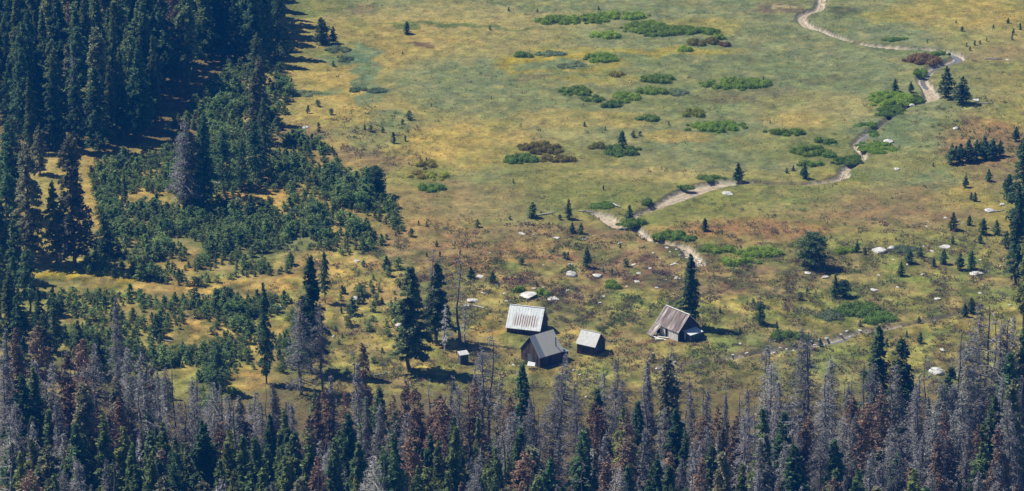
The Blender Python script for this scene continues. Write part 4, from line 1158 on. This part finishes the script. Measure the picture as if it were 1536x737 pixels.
# ================================================================== ROCKS AND LOGS
RK = [
 (1318,378,26,1.3,'large pale boulder, left of the big pair on the right slope'),(1338,375,20,1.3,'large pale boulder, right of the big pair on the right slope'),
 (793,445,34,1.1,'broad white rock outcrop above the rusty roofed cabin'),(830,449,20,.7,'flat white slab right of the outcrop above the rusty roofed cabin'),
 (857,414,21,1.4,'pointed pale boulder, left of two above the cabins'),(896,415,22,1.1,'rounded white boulder, right of two above the cabins'),
 (708,452,20,1.0,'white boulder right of the tall dead trunk'),(700,459,14,1.0,'smaller white boulder by the foot of the slope right of the dead trunk'),
 (1407,560,32,1.0,'large pale slab in the trees at the lower right'),(1413,526,14,1.0,'white rock above the large slab at the lower right'),
 (1312,436,14,1.1,'single white rock on the green slope between pines'),(1406,449,11,1.2,'pale pointed rock in the lower right grass'),
 (1464,411,22,.5,'flat white slab below the pair of pines at the right'),(1417,371,20,.5,'long flat white rock above the right hand pines'),
 (1484,316,16,.6,'flat pale rock on the reddish slope near the border trees'),(1503,308,9,1.8,'upright pale rock beside the border trees'),
 (1334,213,20,.7,'flat grey white boulder beside the stream willows'),(1314,149,11,1.3,'white rock at the left of the large stream willow'),(1367,158,11,1.0,'pale rock in the stream at the narrow run'),
 (1465,151,12,1.2,'white rock right of the spreading stream pine'),(1345,254,11,.7,'flat white rock on the tan meadow at the right'),(1092,291,20,.6,'pale flat rock below the sandy stream reach'),
 (1434,194,13,.9,'grey white rock above the row of pines'),(1511,90,7,1.0,'small white rock at the upper right'),
 (1212,410,14,.7,'white rock at the foot of the big round pine'),(1238,416,14,.6,'second pale rock at the foot of the big round pine'),
 (458,192,12,.7,'white rock in the grass at the left meadow edge'),(434,136,12,.6,'flat white rock near the upper left forest edge'),
 (478,334,15,1.3,'white boulder in the middle of the young pine thicket'),(392,307,15,1.2,'white boulder in the clearing under the broad pines, right one'),(358,299,16,.8,'white boulder in the clearing under the broad pines, left one'),
 (374,332,14,.9,'white boulder below the dark young pine in the clearing'),(376,369,11,.9,'white rock in the lower thicket'),(436,260,16,.8,'bluish white rock at the upper thicket edge'),
 (195,310,18,.9,'grey white boulder beside the small dark spire'),(535,392,11,.9,'white rock below the thicket edge'),(535,449,16,1.0,'white rock between the pines on the orange grass'),
 (555,366,8,.8,'small white rock right of the thicket'),(420,463,16,1.0,'white boulder behind the narrow dark spire'),(598,488,14,.9,'white boulder at the left of the tall full pine'),
 (500,505,8,.9,'small white rock in the grass by the wood edge'),(327,275,10,.7,'pale rock under the thicket head pines'),
 (783,351,13,.7,'flat white rock on the brown slope, leftmost'),(835,358,13,1.0,'white rock below the pair of small pines'),(877,359,9,1.0,'small white rock right of the pair of small pines'),
 (930,366,8,1.3,'small pointed white rock on the brown slope'),(857,397,10,.8,'pale rock above the pointed boulder'),(951,397,10,.7,'flat pale rock on the brown slope'),
 (1008,398,8,1.0,'left of two small white rocks beside the stream end'),(1013,396,7,1.2,'right of two small white rocks beside the stream end'),(958,410,10,.6,'flat white rock right of the rounded boulder'),
 (1016,418,11,.9,'white rock left of the tall conifer behind the old cabin'),(955,423,12,.6,'low pale rock in the brush right of the rounded boulder'),(1094,419,6,.8,'tiny pale rock right of the tall conifer'),
 (851,436,7,1.0,'small white rock right of the outcrop'),(1110,516,7,1.2,'small white rock in the grass below the old cabin'),
 (720,415,12,.7,'white rock beside the small round pine'),(760,452,8,.8,'small white rock left of the outcrop'),(726,440,8,.8,'small white rock on the slope right of the white boulders'),
 (757,441,8,.6,'flat small rock between the outcrop and the dead trunk'),(815,432,9,1.2,'small upright rock behind the outcrop'),(801,434,10,1.0,'small white rock just behind the outcrop')]
for a, b, w_, hk, lab in RK: rock(a, b, w_, lab, hk=hk)
SM = [('green slope at the right', [(1392,333),(1418,327),(1438,331),(1444,335),(1385,370),(1393,370),(1340,390),(1318,413),(1384,412),(1446,407),(1483,407),(1493,405),(1512,395),(1506,388),(1503,353),(1475,428),(1346,431),(1470,390),(1398,377),(1505,450),(1515,458),(1455,488),(1361,397),(1470,440),(1500,400),(1390,340)]),
      ('brown slope above the cabins', [(800,352),(815,398),(980,380),(1000,372),(990,388),(870,440),(905,445),(940,430),(1000,420),(985,432),(1040,430),(880,380),(735,380),(745,430),(690,420),(900,455),(975,403)]),
      ('sandy ground between the cabins and the wood', [(860,556),(870,562),(880,570),(890,563),(865,575),(900,582),(850,582),(787,560),(770,548),(1000,548),(1012,543),(985,553),(1100,533),(1120,530),(1180,524),(1215,512),(880,596),(866,610),(980,530),(1050,545)]),
      ('creek bed near the wood', [(1240,508),(1262,502),(1275,505),(1222,518),(1205,516),(1190,526),(1170,522),(1160,530),(1290,496),(1300,500),(1247,515),(1229,510),(1270,497),(1150,524)]),
      ('stream bank on the brown slope', [(1020,383),(1030,387),(1048,389),(1036,380),(1005,378),(1015,375),(1046,396),(1026,392),(940,342),(948,338)])]
for zone, L_ in SM:
    for i, (a, b) in enumerate(L_):
        rock(a, b, random.uniform(3.5, 8), 'small pale stone on the %s' % zone, 'small stones on the %s' % zone, hk=random.uniform(.7, 1.2), name='stone')
def log(px, py, L, ang, label, r=.16, m='barkwhite'):
    x, y, z = G(px, py); s = MB()
    s.tube([(-L/2, 0, 0), (-L/6, .06, .03), (L/5, -.05, .02), (L/2, .08, 0)], [r*1.2, r, r*.8, r*.45], 8)
    s.tube([(0, 0, 0), (.35, .3, .35)], [r*.4, r*.15], 5); s.tube([(L*.25, 0, 0), (L*.25+.3, -.35, .25)], [r*.35, r*.12], 5)
    o = s.build('fallen_log', M[m], None); o.location = (x, y, z+r*.8); o.rotation_euler = (0, 0, R(ang)); tag(o, label, 'log')
log(923,309,2.8,-50,'white fallen log on the bank above the sand bar',.22)
log(240,511,4.5,-15,'fallen log at the foot of the dark pine in the lower thicket')
log(575,562,3.4,20,'bleached fallen branch left of the tall full pine',.1)
log(1490,89,4,0,'grey log lying in the grass at the upper right',.14)
log(310,446,3,-30,'pale log lying on the orange path',.16)
log(820,322,4,25,'bleached brushwood log between the two pines by the sand bar',.14)
log(1478,156,3,5,'thin grey log right of the spreading stream pine',.1)
log(1495,318,3.5,20,'pale log on the reddish slope by the right border',.12)
log(720,462,3,-35,'pale log beside the white boulders right of the dead trunk',.15)
log(880,318,3,-10,'thin pale log on the left end of the sand bar',.1)

# ================================================================== LABELS: which one of its kind
def words(n): return ['leftmost', 'second', 'third', 'fourth', 'fifth', 'sixth', 'seventh', 'eighth', 'ninth', 'tenth', 'eleventh', 'twelfth'][n]
LOOK = {'full': 'full dark pine', 'green': 'live green conifer', 'dark': 'dark green conifer', 'pine': 'broad dark pine', 'thin': 'thin grey green conifer', 'grey': 'grey twiggy dead conifer', 'red': 'reddish brown dead conifer',
        'snag': 'bare dead stem', 'white': 'bleached white dead tree', 'bushy': 'small dark pine', 'round': 'round dark pine', 'y': 'young pine', 'r': 'small pale stone'}
FCOL = [(130, 'at the left corner'), (260, 'below the orange path'), (375, 'left of the narrow spire'), (470, 'under the narrow spire'), (590, 'left of the tall pine'), (680, 'under the tall pine'), (770, 'below the outhouse'),
        (850, 'below the barn'), (930, 'below the shed'), (1010, 'left of the old cabin'), (1090, 'under the old cabin'), (1180, 'left of the creek'), (1270, 'under the creek'), (1370, 'right of the creek'), (1460, 'below the pale slab'), (9999, 'at the right corner')]
UCOL = [(90, 'at the left border'), (180, 'over the grey green pair'), (260, 'left of the glade'), (340, 'above the glade'), (9999, 'at the meadow edge')]
TCOL = [(200, 'left end'), (270, 'left part'), (340, 'centre left'), (410, 'centre'), (480, 'centre right'), (9999, 'right end')]
buckets = {}
for (o, k_, g, a, b, hp) in REG:
    col = None
    if 'foreground wood' in g:
        top = b-hp; row = 'at the wood edge' if top < 590 else ('in the middle rows' if top < 655 else 'in the nearest rows')
        place = next(t for q, t in FCOL if a < q)+', '+row
    elif 'upper left forest' in g:
        row = 'back' if b < 40 else ('middle' if b < 130 else 'front')
        place = next(t for q, t in UCOL if a < q)+', %s of the upper left forest' % row
    elif 'thicket' in g:
        place = '%s of the %s thicket, %s' % (next(t for q, t in TCOL if a < q), 'upper' if b < 300 else ('middle' if b < 435 else 'lower'), 'back' if (b % 44) < 22 else 'front')
    elif g in ('small pines on the right slope', 'young conifers in the brown slope above the cabins', 'small stones on the green slope at the right'):
        cut = 392 if 'conifers' in g else 385
        place = ('in the upper half' if b < cut else 'in the lower half')+' of the '+('right slope' if 'right' in g else 'brown slope')
    else: place = g
    buckets.setdefault((k_, place, g), []).append((a, o))
for (k_, place, g), L_ in buckets.items():
    L_.sort(key=lambda t: t[0]); n_ = len(L_)
    if n_ > 24: continue
    for i, (a, o) in enumerate(L_):
        j = n_-1-i
        if n_ == 1: w_ = 'only'
        elif i <= j: w_ = 'leftmost' if i == 0 else words(i)+' from left'
        else: w_ = 'rightmost' if j == 0 else words(j)+' from right'
        pl = place
        if pl == g: lb = '%s, %s of the %s' % (LOOK[k_], w_, g)
        else: lb = '%s, %s %s' % (LOOK[k_], w_+(' one' if 'from' not in w_ else ''), place)
        ws = lb.split()
        o['label'] = ' '.join(ws[:16])

# ================================================================== HAZE
hz1 = CAM[2]+30
s = MB(); s.box(-3600, 3600, -3600, 3600, -8, hz1)
m, n, p = mat('thin blue air')
n.nodes.remove(p)
pv = n.nodes.new('ShaderNodeVolumePrincipled')
pv.inputs['Color'].default_value = (.02, .29, 1.0, 1)
pv.inputs['Density'].default_value = .00015
pv.inputs['Anisotropy'].default_value = 0.1
n.links.new(pv.outputs[0], n.nodes['Material Output'].inputs['Volume'])
tag(s.build('haze', m, None), 'thin blue haze in the air over the valley', 'haze', kind='stuff')
